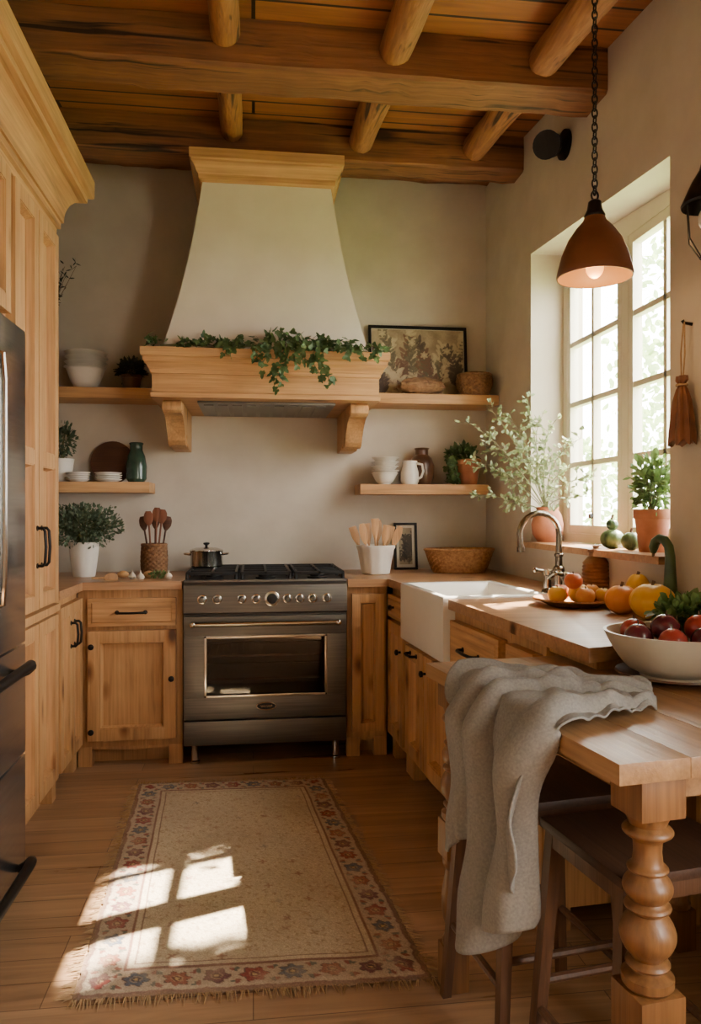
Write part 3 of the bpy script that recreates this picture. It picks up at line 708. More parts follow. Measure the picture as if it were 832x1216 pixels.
for i, (dx, dz, w_) in enumerate(((-.07,.33,.045),(-.03,.36,.05),(.005,.34,.045),(.05,.37,.055),(.075,.33,.05),(.02,.38,.05))):
    s = spoon(None, (cr.location.x+dx*.25, 4.38+(-.02 if i % 2 else .02), WZ+.02), (cr.location.x+dx, 4.38+(-.03 if i % 2 else .03), WZ+dz), w_, .08, spoond if i % 2 else walnut)
    tag(s, ('leftmost','second from left','third from left','second from right','rightmost','middle tall')[i]+' dark wooden spoon in the woven crock', 'spoon', 'dark spoons in the crock')
wp = thing('utensil_pot', 'fluted white pot of pale wooden spatulas right of range', 'utensil holder', (at(446,0,4.3).x, 4.3, WZ+.0005))
m = MB(); rings = []; N = 48
for r, z in ((.075,0),(.08,.005),(.095,.09),(.104,.14),(.112,.15),(.112,.165),(.1,.165),(.09,.1),(.07,.02)):
    rings.append([((r*(1+(.025 if (j % 4 < 2 and z < .145 and z > .004) else 0)))*math.cos(2*PI*j/N), (r*(1+(.025 if (j % 4 < 2 and z < .145 and z > .004) else 0)))*math.sin(2*PI*j/N), z) for j in range(N)])
m.rings(rings); m.build('pot', white_m, wp)
for i, dx in enumerate((-.125,-.085,-.045,-.012,.022,.055,.095,.128)):
    s = spoon(None, (wp.location.x+dx*.4, 4.3+(-.03 if i % 2 else .03), WZ+.04), (wp.location.x+dx*1.05, 4.3+(-.05 if i % 2 else .04), WZ+.31-.014*abs(i-3.5)+R.uniform(-.015,.015)), .045, .12, spoonw, 'wooden_spatula', i % 3 != 1)
    tag(s, ('first','second','third','fourth','fifth','sixth','seventh','eighth')[i]+' pale wooden spatula from the left in the white pot', 'spatula', 'pale spatulas in the white pot')
mg = thing('milk_jug', 'white jug in front of the brown jar on the right shelf', 'jug', (.925, 4.44, 1.4645))
m = MB(); m.lathe([(0,0),(.045,0),(.055,.02),(.053,.07),(.042,.11),(.045,.14),(.04,.14),(.037,.11),(.046,.06),(0,.012)], n=24); m.build('body', white_m, mg)
m = MB(); m.tube([(.046,0,.125),(.075,0,.12),(.082,0,.08),(.07,0,.045),(.053,0,.035)], .007, 8); m.build('handle', white_m, mg)
m = MB(); m.lathe([(0,0),(.055,0),(.076,.05),(.078,.12),(.06,.165),(.04,.185),(.04,.215),(.047,.225),(.038,.228),(.032,.2),(0,.15)], n=24); o = m.build('jar', brown_m); o.location = (1.025, 4.56, 1.4645); tag(o, 'brown stoneware jar behind the white jug on right shelf', 'jar')
m = MB(); pr = [(0,0),(.040,0),(.048,.008)]
for k in range(9): pr += [(.050+.003*math.sin(k*.4), .014+k*.015), (.055+.003*math.sin(k*.4), .0215+k*.015)]
pr += [(.046,.152),(.034,.166),(.028,.17),(.028,.184),(.035,.188),(.033,.198),(.012,.203),(.012,.208),(.016,.214),(0,.218)]
m.lathe(pr, n=30)
for v in m.bm.verts:
    a = math.atan2(v.co.y, v.co.x); k = 1+.03*math.cos(a*12); v.co.x *= k; v.co.y *= k
p = onZ(711, 710, WZ); o = m.build('ribbed_jar', jar_m); o.location = (p.x+.005, p.y+.04, WZ+.0005); tag(o, 'brown ribbed lidded jar on worktop below the sill', 'jar')
# pictures
def picture(label, cx, yb, zb, w_, h_, fw, fm, paper, inks, matw, tilt, sprays, seed):
    t = thing('framed_picture', label, 'picture', (cx, yb, zb)); t.rotation_euler = (math.radians(-tilt), 0, 0)
    m = MB(); a = w_/2
    m.box(-a, a, 0, .022, 0, fw, .003); m.box(-a, a, 0, .022, h_-fw, h_, .003); m.box(-a, -a+fw, 0, .022, fw, h_-fw, .003); m.box(a-fw, a, 0, .022, fw, h_-fw, .003)
    m.build('frame', fm, t)
    m = MB(); m.box(-a+fw, a-fw, .012, .018, fw, h_-fw); m.build('mount', cream_m, t)
    x0, x1, z0, z1 = -a+fw+matw, a-fw-matw, fw+matw, h_-fw-matw
    nx = int((x1-x0)/.0032); nz = int((z1-z0)/.0032); rr = random.Random(seed)
    img = [[mixl(paper[0], paper[1], .5+.6*noise.noise(Vector((i*.06, j*.06, seed)))+.25*noise.noise(Vector((i*.3, j*.3, seed)))) for i in range(nx+1)] for j in range(nz+1)]
    def blot(x, z, rx, rz, an, col):
        ca, sa = math.cos(an), math.sin(an); R_ = max(rx, rz)
        for j in range(max(0, int(z-R_)), min(nz, int(z+R_)+1)+1):
            for i in range(max(0, int(x-R_)), min(nx, int(x+R_)+1)+1):
                dx, dz = i-x, j-z; q = ((dx*ca+dz*sa)/rx)**2+((-dx*sa+dz*ca)/rz)**2
                if q < 1: img[j][i] = mixl(img[j][i], col, .75)
    for k in range(sprays):
        x = rr.uniform(0, nx); z = rr.uniform(-.1, .35)*nz; an = rr.uniform(-.5, .5); col = rr.choice(inks); L = nz*rr.uniform(.3, .8)
        for q in range(26):
            s = q/25; X = x+math.sin(an)*L*s+nx*.015*math.sin(s*7+k); Z = z+math.cos(an)*L*s
            blot(X, Z, 1.1, 1.6, 0, col)
            if q % 2:
                for sg in (-1, 1):
                    e = rr.uniform(.4, 1.2)*sg+an; l = rr.uniform(3.5, 7)*(nz/130+.3); blot(X+math.sin(e)*l, Z+math.cos(e)*l, l*.4, l, -e, col)
        if rr.random() < .6:
            for q in range(6): e = q*PI/3; blot(X+math.sin(e)*4, Z+math.cos(e)*4, 2.2, 4, -e, inks[-1])
    me = bpy.data.meshes.new('print'); vs = [(x0+(x1-x0)*i/nx, .0105, z0+(z1-z0)*j/nz) for j in range(nz+1) for i in range(nx+1)]
    me.from_pydata(vs, [], [(j*(nx+1)+i, j*(nx+1)+i+1, (j+1)*(nx+1)+i+1, (j+1)*(nx+1)+i) for j in range(nz) for i in range(nx)])
    ca = me.color_attributes.new('ink', 'FLOAT_COLOR', 'POINT'); ca.data.foreach_set('color', [c for row in img for px_ in row for c in lin(px_)])
    me.materials.append(print_m); o = bpy.data.objects.new('print', me); C.objects.link(o); o.parent = t
picture('large black framed brown botanical print leaning on the upper shelf', 1.012, 4.57, 2.001, .62, .455, .018, dark_m, ((122,104,78),(166,147,116)), ((66,50,38),(88,78,56),(100,66,48),(182,164,130)), .004, 5.5, 30, 3)
picture('small dark framed picture leaning behind the white utensil pot', .935, 4.585, WZ+.001, .145, .29, .014, dark_m, ((130,116,94),(168,152,126)), ((48,40,34),(72,62,50)), .018, 7, 6, 5)
def lump(p, s=6, a=.12):
    return p*(1+a*noise.noise(p*s/ max(p.length, 1e-6)+Vector((3,1,2))))
m = MB(); m.ball((0,0,.054), .056, (2.5,1.15,.95), 40, 24, lambda p: p*(1+.12*noise.noise(p*60)+.05*math.sin(math.atan2(p.z, p.x)*14)*math.sin(p.y*160))); o = m.build('bread_loaf', bread_m); o.location = (1.0, 4.46, 2.0005); tag(o, 'mottled brown plaited loaf lying before the large framed print', 'bread')
# small food on the left worktop
def garlic(p, r, label, mt=garlic_m):
    t = thing('garlic_bulb', label, 'garlic', p, R.random()*6, 'garlic on the left worktop')
    m = MB(); m.lathe([(0,0),(r*.7,r*.1),(r,r*.6),(r*.8,r*1.15),(r*.3,r*1.55),(r*.18,r*1.8)], n=20)
    for v in m.bm.verts:
        a = math.atan2(v.co.y, v.co.x); k = 1-.1*abs(math.sin(a*3.5)); v.co.x *= k; v.co.y *= k
    m.build('bulb', mt, t); m = MB(); m.tube([(0,0,r*1.7),(r*.1,0,r*2.3)], [r*.17,r*.12], 8); m.build('neck', mt, t)
for i, (u, Y) in enumerate(((157,4.12),(167,4.08),(200,4.1))):
    garlic((at(u,0,Y).x, Y, WZ+.0005), .021, ('white garlic bulb nearest the wooden spoon on worktop','white garlic bulb beside the other bulb, centre of worktop','white garlic bulb closest to the range')[i])
for i, (u, Y) in enumerate(((146,4.18),(177,4.16))):
    m = MB(); m.ball((0,0,.02), .022, (1.4,1,.9), 16, 10, lambda p: lump(p)); o = m.build('potato', potato_m); o.location = (at(u,0,Y).x, Y, WZ+.001); tag(o, ('small potato left of the garlic bulbs','small potato right of the garlic bulbs')[i], 'potato', 'potatoes on the left worktop')
o = spoon(None, (-.83,4.06,WZ+.012), (-.70,4.07,WZ+.012), .05, .07, spoonw); tag(o, 'pale wooden spoon lying on the left worktop', 'spoon')
t = thing('herb_sprig', 'small green herb sprig on the worktop left of range', 'herb', (at(188,0,4.14).x, 4.14, WZ+.002))
bush(t, (0,0,.004), (0,0,.02), (.05,.03,.012), 70, .02, .013, herb_m, 5)
# sill gourds
def gourd(p, r, sc, mt, label, nm='gourd', group='gourds on the sill', ribs=8, amp=.05):
    t = thing(nm, label, 'gourd' if nm == 'gourd' else 'squash', p, 0, group)
    m = MB(); m.ball((0,0,r*sc[2]*.96), r, sc, 32, 16, lambda q: Vector((q.x*(1-amp*abs(math.sin(math.atan2(q.y,q.x)*ribs/2))), q.y*(1-amp*abs(math.sin(math.atan2(q.y,q.x)*ribs/2))), q.z-.25*r*max(0,1-(q.x**2+q.y**2)/(r*r*.12))*(1 if q.z > 0 else 0))))
    m.build('body', mt, t)
    m = MB(); zt = r*sc[2]*1.65; m.tube([(0,0,zt-.01),(0,.002,zt+.012),(.006,.004,zt+.025)], [.007,.005,.006], 7); m.build('stem', twig_m, t)
gourd((1.50, 3.03, 1.1455), .052, (1,1,.82), gourd_m, 'larger striped green gourd on the sill')
gourd((1.52, 2.905, 1.1455), .042, (1,1,.9), gourd_m, 'smaller dark gourd beside the terracotta herb pot')
gourd((1.50, 3.03, 1.2245), .026, (1,1,.9), gneck_m, 'tiny green gourd sitting on the larger gourd')
# fruit plate
p = onZ(681, 719, WZ)
fpz = WZ+.0005
m = MB(); m.lathe([(0,0),(.09,0),(.135,.02),(.152,.024),(.15,.03),(.132,.027),(.09,.008),(0,.008)], n=36); o = m.build('fruit_plate', wick_m); o.location = (p.x, p.y, fpz); tag(o, 'shallow tan plate of peaches on the right worktop', 'plate')
FG = 'peaches on the shallow plate'
for i, (dx, dy, dz, r, mt) in enumerate(((-.066,.0,.0,.036,yellow_m),(.015,-.07,0,.036,pomm_m),(.025,.012,0,.040,yellow_m),(-.02,.078,0,.035,peach_m),(.095,-.045,.008,.029,yellow_m),(-.015,-.03,.056,.034,peach_m),(.09,.04,.008,.032,pomm_m))):
    t = thing('peach', ('yellow peach at the far left of the plate','blushed peach nearest on the plate','large yellow peach in the middle of the plate','farthest peach behind the pile','right front small yellow peach at the plate rim','topmost red peach crowning the plate','right back blushed peach at the plate rim')[i], 'peach', (p.x+dx, p.y+dy, fpz+.0085+dz), R.random()*6, FG)
    m = MB(); m.ball((0,0,r*.93), r, (1,1,.93), 20, 12, lambda q: Vector((q.x*(1-.08*max(0,math.cos(math.atan2(q.y,q.x)))**30), q.y, q.z-(.2*r if q.z > .9*r else 0)))); m.build('flesh', mt, t)
    m = MB(); m.tube([(0,0,r*1.7),(.002,0,r*1.95)], [.002,.0025], 6); m.build('stalk', twig_m, t)
# squashes
SQ = 'squashes on the worktop'
gourd((1.31, 2.36, WZ+.0005), .076, (1,1,.8), yellow_m, 'large yellow squash in front of the smaller ones', 'squash', SQ, 10, .07)
gourd((1.275, 2.505, WZ+.0005), .06, (1,1,.85), orange_m, 'orange squash left of the large yellow squash', 'squash', SQ, 10, .07)
gourd((1.372, 2.575, WZ+.0005), .046, (1,1,1.5), yellow_m, 'upright yellow squash behind the large yellow squash', 'squash', SQ, 10, .05)
t = thing('necked_gourd', 'slim green crook necked gourd standing against the right wall', 'gourd', (1.418, 2.44, WZ+.0005))
m = MB(); m.tube([(0,0,0),(0,0,.015),(0,0,.07),(0,0,.14),(0,0,.2),(-.002,.006,.235),(-.006,.026,.258),(-.010,.05,.262),(-.014,.07,.25),(-.016,.08,.23),(-.016,.082,.21)], [.014,.024,.025,.020,.017,.016,.016,.016,.017,.017,.010], 16); m.build('body', gneck_m, t)
m = MB(); m.tube([(-.016,.082,.212),(-.016,.083,.196)], [.006,.005], 8); m.build('stem', twig_m, t)
# ------------------------------------------------------------------ table
TR = math.radians(8.3); TL = Vector((.603, 1.193, 0))
tb = thing('dining_table', 'worn wooden table with bulging turned legs at right foreground', 'table', TL, TR)
m = MB()
for k in range(6): m.box(.85*k/6+.0003, .85*(k+1)/6-.0003, 0, .883, .843, .88, .002)
m.build('tabletop', tablew, tb)
m = MB(); m.box(.065, .085, .12, .77, .80, .8425); m.box(.8, .82, .12, .77, .80, .8425); m.box(.14, .73, .03, .05, .80, .8425); m.box(.12, .73, .835, .855, .80, .8425); m.build('apron', tablew, tb)
def arc(a, r0, r1, z0, z1, n=8): return [(a*(r0+(r1-r0)*math.sin(PI*q/n)**.85), z0+(z1-z0)*q/n) for q in range(n+1)]
def tleg(x, y, sq):
    m = MB(); a = sq/2
    m.box(x-a, x+a, y-a, y+a, .768, .8425, .004); m.box(x-a, x+a, y-a, y+a, .0, .12, .004); m.box(x-a, x+a, y-a, y+a, .36, .46, .005)
    m.lathe([(a*.9,.12),(a*.95,.135),(a*.7,.15),(a*.62,.17),(a*.86,.19),(a*1.0,.22),(a*1.02,.25),(a*.9,.28),(a*.72,.31),(a*.66,.325),(a*.9,.338),(a*.95,.348),(a*.85,.36)], (x, y, 0), 32)
    pr = [(a*.85,.46),(a*1.0,.468),(a*1.0,.482),(a*.64,.490)]
    pr += arc(a, .62, .86, .494, .512, 6)+arc(a, .66, 1.08, .516, .592, 12)+arc(a, .70, .90, .595, .611, 6)+arc(a, .66, .96, .614, .660, 10)+arc(a, .64, .80, .663, .677, 6)
    pr += [(a*.58,.682),(a*.54,.70),(a*.56,.716),(a*.62,.722)]+arc(a, .70, .98, .725, .748, 7)+[(a*.74,.752),(a*.9,.768)]
    m.lathe(pr, (x, y, 0), 32)
    m.build('leg', legw, tb)
tleg(.1, .06, .09); tleg(.06, .828, .066); tleg(.77, .06, .09); tleg(.79, .828, .066)
def T2W(x, y, z): v = Matrix.Rotation(TR, 3, 'Z') @ Vector((x, y, 0)); return Vector((TL.x+v.x, TL.y+v.y, z))
# stools
st = thing('stool', 'nearer dark wooden stool pushed under the table', 'stool', T2W(.25, .27, 0), TR, 'wooden stools')
for sx in (-1, 1):
    for sy in (-1, 1):
        m = MB(); m.rings([[(sx*.175+a, sy*.16+b_, 0) for a, b_ in ((-.012,-.012),(.012,-.012),(.012,.012),(-.012,.012))], [(sx*.135+a, sy*.125+b_, .6) for a, b_ in ((-.015,-.015),(.015,-.015),(.015,.015),(-.015,.015))]]); m.build('leg', stoolw, st)
def ppos(sx, sy, z): a = z/.6; return Vector((sx*(.175-.04*a), sy*(.16-.035*a), z))
for z, pairs in ((.2, (((-1,-1),(-1,1)),((1,-1),(1,1)))), (.26, (((-1,-1),(1,-1)),((-1,1),(1,1))))):
    for a, b_ in pairs:
        m = MB(); m.tube([ppos(*a, z), ppos(*b_, z)], .010, 8); m.build('stretcher', stoolw, st)
m = MB(); m.box(-.15, .15, -.14, .14, .565, .6, .003); m.build('seat_rail', stoolw, st)
m = MB(); m.box(-.16, .16, -.15, .15, .6005, .622, .006); m.build('seat', seat_m, st)
copy_tree(st, T2W(.20, .64, 0), 'farther dark wooden stool pushed under the table')
# linen cloth
cl = MB(); NS, NT, NH = 150, 40, 56
eA = onZ(541, 806, .884); eB = onZ(664, 873, .884); tA = onZ(772, 823, .884); tB = onZ(778, 847, .884)
def tx(p): return Matrix.Rotation(-TR, 3, 'Z') @ (Vector((p.x, p.y, 0))-Vector((TL.x, TL.y, 0)))
ya, yb = tx(eA).y, tx(eB).y
def smooth(a, b_, x): x = max(0, min(1, (x-a)/(b_-a))); return x*x*(3-2*x)
grid = []
for i in range(NT+NH+1):
    row = []
    for j in range(NS+1):
        s = j/NS
        h = max(0, (i-NT)/NH); a = max(0, 1-i/NT)
        amp = .85+.8*noise.noise(Vector((s*4.3, h*.8, 8)))
        ph = 2*PI*(3.7*s+.75*noise.noise(Vector((s*2.8, h*.6, 4)))+.12*math.sin(h*2.4+s*5))+.4
        fine = math.sin(2*PI*(11*s+.6*noise.noise(Vector((s*5, h*1.2, 14)))))*(.06+.2*max(0, noise.noise(Vector((s*4, h*1.5, 21)))))
        wave = math.cos(ph)*amp+.5*noise.noise(Vector((s*7, h*2.4, 2)))+fine
        ye = ya+(yb-ya)*s
        if i < NT:
            edge = T2W(.004, ye, .889); tp = tA.lerp(tB, s); p = edge.lerp(tp, a**.85)
            bunch = (1-a)**.6
            p.z = .889+.032*max(0, wave+.2)*(.3+.7*bunch)+.010*bunch+.022*abs(noise.noise(Vector((s*5, a*6, 1))))+.009*max(0, math.sin(a*15+s*7))
        else:
            two = smooth(.40, .48, s)
            L = .33+.03*math.sin(s*14)+two*(.125-.10*(s-.62)**2*6)+.014*math.cos(ph)+.03*noise.noise(Vector((s*7, 9, 2)))
            if s > .86: L -= .15*(s-.86)/.14
            if s < .1: L -= .06*(.1-s)/.1
            dr = min(1, h*6)**.6
            o = .008+dr*(.042+.040*wave)+.014*h*wave+.014*two*h
            tang = -.026*math.sin(ph)*amp*(.4+.6*dr)
            gather = 1-.20*h**.8; yc = (ya+yb)/2-.02
            z = .889+.032*max(0, wave+.2)*(1-dr)+.010*(1-dr)-L*h
            p = T2W(-o+.004*(1-dr), yc-.015*h+(ye-yc)*gather+tang+.018*noise.noise(Vector((s*4, h*3, 11)))*h, z)
        row.append(cl.bm.verts.new(p))
    grid.append(row)
for a, b_ in zip(grid, grid[1:]):
    for j in range(NS): cl.face([a[j], a[j+1], b_[j+1], b_[j]])
o = cl.build('linen_cloth', linen_m, loc=T2W(0, (ya+yb)/2, .89), angle=3); tag(o, 'crumpled grey linen cloth draped over the table edge', 'cloth')
md = o.modifiers.new('smooth', 'SMOOTH'); md.iterations = 1; md.factor = .5
md = o.modifiers.new('thick', 'SOLIDIFY'); md.thickness = .0045; md.offset = 1
# bowl of plums on dark plate
bp = onZ(800, 806, .88)
m = MB(); m.lathe([(0,0),(.08,0),(.13,.012),(.142,.016),(.14,.02),(.125,.016),(.08,.007),(0,.007)], n=40); o = m.build('plate', brown_m); o.location = (bp.x, bp.y, .8805); tag(o, 'dark round plate under the large fruit bowl', 'plate')
m = MB(); m.lathe(bowl_prof(.17, .112, .48, .008, .55), n=44); o = m.build('fruit_bowl', cream_m); o.location = (bp.x, bp.y, .888); tag(o, 'large cream bowl of plums and greens on the table', 'bowl')
for i, (dx, dy, z, r, mt, lb) in enumerate(((-.105,-.02,.957,.035,plum_m,'dark plum at the left rim of the large bowl'),(-.055,-.09,.957,.034,apple_m,'red plum at the front left of the large bowl'),(.02,-.105,.957,.036,plum_m,'dark plum at the front of the large bowl'),(-.032,-.015,.977,.036,plum_m,'central dark plum topping the pile in the bowl'),(.048,-.032,.977,.036,apple_m,'red plum right of the central plum'),(-.07,.07,.957,.035,apple_m,'red plum at the back left of the large bowl'),(.096,-.07,.957,.031,plum_m,'dark plum at the right rim of the large bowl'))):
    t = thing('plum', lb, 'plum', (bp.x+dx, bp.y+dy, z), R.random()*6, 'plums in the large bowl')
    m = MB(); m.ball((0,0,r*.95), r, (1,1,.95), 20, 12); m.build('flesh', mt, t); m = MB(); m.tube([(0,0,r*1.8),(.004,0,r*2.15)], [.002,.002], 6); m.build('stalk', twig_m, t)
t = thing('greens_bunch', 'bunch of leafy greens at the back of the bowl', 'greens', (bp.x+.06, bp.y+.07, .945))
bush(t, (0,0,0), (0.02,0.01,.085), (.08,.055,.04), 400, .032, .022, herb_m, 14)
# ------------------------------------------------------------------ lamps and wall things
def chain(mb, x, y, z0, z1, sz=.03):
    n = int((z1-z0)/(sz*.72)); st_ = (z1-z0)/n
    for k in range(n):
        c = z0+st_*(k+.5); pts = []
        for q in range(12):
            a = 2*PI*q/12; dx = sz*.28*math.cos(a); dz = sz*.5*math.sin(a)
            pts.append((x+(dx if k % 2 else 0), y+(0 if k % 2 else dx), c+dz))
        mb.tube(pts, .0026, 5, True)
px, py = 1.055, 2.247; pz = 2.03; ptop = zceil(py)-.001; ks = .9
pd = thing('pendant_lamp', 'rust brown bell pendant lamp on a chain by the window', 'lamp', (px, py, ptop))
m = MB(); pr = [(r*ks, z*ks+pz) for r, z in ((.127,0),(.129,.008),(.124,.03),(.111,.08),(.09,.13),(.063,.17),(.04,.195),(.034,.21))]
m.lathe([(pr[0][0]-.003, pz)]+pr+[(0, pz+.212*ks)], (px, py, 0), 40); m.build('shade', copper_m, pd, world=True)
m = MB(); m.lathe([(r-.003, z+.0005) for r, z in pr]+[(0, pr[-1][1])], (px, py, 0), 40); m.build('shade_lining', lining_m, pd, world=True)
m = MB(); m.lathe([(r*ks, z*ks+pz) for r, z in ((.034,.205),(.036,.215),(.026,.235),(.022,.262),(.012,.27),(0,.272))], (px,py,0), 20); m.tube([(px+.011*math.cos(2*PI*k/12), py, pz+.285*ks+.014*math.sin(2*PI*k/12)) for k in range(12)], .003, 6, True); m.build('cap', dark_m, pd, world=True)
m = MB(); chain(m, px, py, pz+.29*ks, ptop-.02); m.build('chain', dark_m, pd, world=True)
m = MB(); m.lathe([(0,ptop-.03),(.03,ptop-.026),(.036,ptop-.006),(0,ptop-.006)], (px,py,0), 20); m.build('canopy', dark_m, pd, world=True)
m = MB(); m.lathe([(.013,pz+.08),(.013,pz+.185),(0,pz+.186)], (px,py,0), 14); m.build('socket', dark_m, pd, world=True)
m = MB(); m.ball((px,py,pz+.032), .027, (1,1,1.25)); m.tube([(px,py,pz+.055),(px,py,pz+.085)], [.015,.011], 12); m.build('bulb', m_bulb, pd, world=True)
ly = 1.74; g = at(841, 245, ly); lx = g.x
ln = thing('lantern_lamp', 'black caged lantern lamp cut off by the right edge', 'lamp', (lx, ly, zceil(ly)-.15))
z = g.z; m = MB(); m.lathe([(.062,z),(.064,z+.006),(.04,z+.06),(.022,z+.09),(.014,z+.12),(0,z+.125)], (lx,ly,0), 28); m.lathe([(.06,z+.001),(.036,z+.057),(0,z+.07)], (lx,ly,0), 28); m.build('hood', dark_m, ln, world=True)
m = MB()
for k in range(6):
    a = 2*PI*k/6; m.tube([(lx+.055*math.cos(a), ly+.055*math.sin(a), z), (lx+.05*math.cos(a), ly+.05*math.sin(a), z-.08), (lx+.02*math.cos(a), ly+.02*math.sin(a), z-.125)], .002, 5)
m.tube([(lx+.02*math.cos(2*PI*k/16), ly+.02*math.sin(2*PI*k/16), z-.125) for k in range(16)], .0025, 5, True); m.build('cage', dark_m, ln, world=True)
m = MB(); chain(m, lx, ly, z+.122, zceil(ly)-(.165 if abs(lx-1.178) < .075 else .003)); m.build('chain', dark_m, ln, world=True)
m = MB(); m.ball((lx,ly,z-.03), .024, (1,1,1.3)); m.tube([(lx,ly,z-.01),(lx,ly,z+.065)], .012, 10); m.build('bulb', white_m, ln, world=True)
g = onX(672, 172, XR)
ws = thing('wall_spotlight', 'black wall spotlight high on the right wall', 'spotlight', (XR, g.y, g.z))
m = MB(); m.tube([(-.001,0,0),(-.018,0,0),(-.022,0,0)], [.068,.068,.055], 24); m.build('wall_plate', dark_m, ws)
m = MB(); m.tube([(-.02,0,0),(-.07,0,-.005)], .012, 10); m.ball((-.075,0,-.006), .018); m.build('arm', dark_m, ws)
m = MB(); a0 = Vector((-.085,0,-.006)); dd = Vector((-.35,-.5,-.25)).normalized(); m.tube([a0-dd*.06, a0-dd*.055, a0+dd*.02, a0+dd*.055, a0+dd*.05], [.04,.055,.06,.064,.052], 22); m.build('lamp_head', dark_m, ws)
g = onX(822, 385, XR)
hb = thing('hanging_pouch', 'gathered brown leather pouch hanging from wall peg', 'pouch', (XR-.002, g.y, g.z))
m = MB(); m.tube([(.0,0,0),(-.03,0,.004),(-.035,0,.012)], [.006,.005,.006], 8); m.build('peg', dark_m, hb)
m = MB(); m.tube([(-.03,.0,.006),(-.033,.012,-.1),(-.035,.004,-.2)], .0025, 6); m.tube([(-.03,-.004,.006),(-.033,-.012,-.1),(-.035,-.004,-.2)], .0025, 6); m.build('cord', rope_m, hb)
m = MB(); rings = []
for r, zz in ((.022,-.175),(.024,-.19),(.012,-.205),(.022,-.22),(.036,-.26),(.044,-.32),(.05,-.37),(.052,-.4)):
    rings.append([(-.037+max(-.035, r*.6*(1+.2*math.cos(7*2*PI*k/42))*math.cos(2*PI*k/42)), r*1.1*(1+.14*math.cos(7*2*PI*k/42))*math.sin(2*PI*k/42), zz+.01*math.sin(k)*(1 if zz < -.39 else 0)) for k in range(42)])
m.rings(rings); m.build('pouch', leather_m, hb)
m = MB(); m.tube([(-.037+.016*math.cos(2*PI*k/16), .018*math.sin(2*PI*k/16), -.205) for k in range(16)], .004, 6, True); m.build('tie', rope_m, hb)
# ------------------------------------------------------------------ rug
A = Vector((-.540,3.71)); B = Vector((.343,3.676)); Cc = Vector((-.478,2.085)); D = Vector((.496,2.054))
NX, NY = 220, 400; WX, LY = .9, 1.62
me = bpy.data.meshes.new('rug'); vs = []; cols = []
rq = random.Random(4)
motifs = {}
for gx in range(9):
    for gy in range(17):
        if rq.random() < .75: motifs[(gx, gy)] = (rq.uniform(.2,.8), rq.uniform(.2,.8), rq.randint(0,3), rq.uniform(.35,.8))
def rugcol(x, y):
    d = min(x, WX-x, y, LY-y)
    wob = .35*noise.noise(Vector((x*40, y*40, 0)))+.3*noise.noise(Vector((x*130, y*130, 5)))
    fade = .12+.6*max(0, noise.noise(Vector((x*13, y*13, 7)))+.2)
    field = mixl((192,174,146), (220,204,176), .5+wob+.5*noise.noise(Vector((x*4, y*4, 9))))
    if d < .010: return mixl((140,112,90), (166,138,112), .5+wob)
    if d < .122:
        base = mixl((178,157,134), (205,185,160), .5+wob)
        sidex = (min(x, WX-x) <= min(y, LY-y))
        al = (y if sidex else x)
        if d < .018: return mixl((122,82,72), base, .3+fade*.4)
        if d < .024: return base
        if d > .112: return mixl((122,78,68), base, .25+fade*.4)
        ac = d-.067
        P = .1; k = math.floor(al/P); jx = .16*noise.noise(Vector((k*3.1, sidex*5, 1))); jy = .16*noise.noise(Vector((k*2.3, sidex*7, 4)))
        a = (al/P-k-.5)*2+jx; b_ = ac/(P/2)*1.08+jy
        rsz = 1+.18*noise.noise(Vector((k*1.9, sidex*3, 8)))
        r = math.hypot(a, b_)/rsz; th = math.atan2(b_, a)+k*1.3; npet = 5+(k % 3)
        rag = .06*noise.noise(Vector((x*160, y*160, 3)))
        pet = [(146,66,60), (92,98,112), (156,94,74), (116,74,76)][k % 4]
        c = base; r += rag
        if r < .13: c = (196,164,114)
        elif r < .24: c = mixl(pet, (74,54,48), .5)
        elif r < .31: c = mixl(pet, (200,172,132), .6)
        elif r < .60+.11*math.cos(npet*th): c = pet
        elif r < .65+.11*math.cos(npet*th): c = (100,78,68)
        else:
            for sx in (-1, 1):
                for sy in (-1, 1):
                    q = math.hypot((a-sx*.98), (b_-sy*.6)*1.2)+rag
                    if q < .24+.06*math.cos(3*math.atan2(b_-sy*.6, a-sx*.98)+k): c = [(104,106,96), (148,86,74)][(sx*sy > 0)]
        return mixl(c, base, fade)
    if d < .138: return field
    if d < .143: return mixl((126,92,78), field, .2)
    gx, gy = int(x/.1), int(y/.1); mt = motifs.get((gx, gy))
    if mt:
        dx, dy = x/.1-gx-mt[0], y/.1-gy-mt[1]; r = math.hypot(dx, dy); th = math.atan2(dy, dx)
        if r < .10+.06*math.cos(4*th+mt[2]): return mixl([(150,104,84),(122,114,108),(158,126,92),(140,96,80)][mt[2]], field, mt[3])
    if noise.noise(Vector((x*75+9, y*75, 2))) > .36: return mixl(field, (160,134,104), .5)
    return field
for j in range(NY+1):
    for i in range(NX+1):
        a, b_ = i/NX, j/NY
        p = (A*(1-a)+B*a)*(1-b_)+(Cc*(1-a)+D*a)*b_
        ez = min(1, min(a, 1-a)*40, min(b_, 1-b_)*60)
        eg = max(0, 1-min(a, 1-a)*12)*(1 if a > .5 else -1); ey_ = max(0, 1-min(b_, 1-b_)*18)
        p = p+Vector((eg*(.012*noise.noise(Vector((0, b_*24, 1)))+.008*noise.noise(Vector((0, b_*90, 1))))+.004*noise.noise(Vector((0, b_*9, 2))), ey_*(.008*noise.noise(Vector((a*18, 0, 4)))+.006*noise.noise(Vector((a*70, 0, 4))))+.004*noise.noise(Vector((a*7, 0, 4)))))
        vs.append((p.x-(-.034), p.y-2.88, .004+.006*ez+.0012*noise.noise(Vector((a*90, b_*160, 0)))))
        cols.append(lin(rugcol(a*WX, b_*LY)))
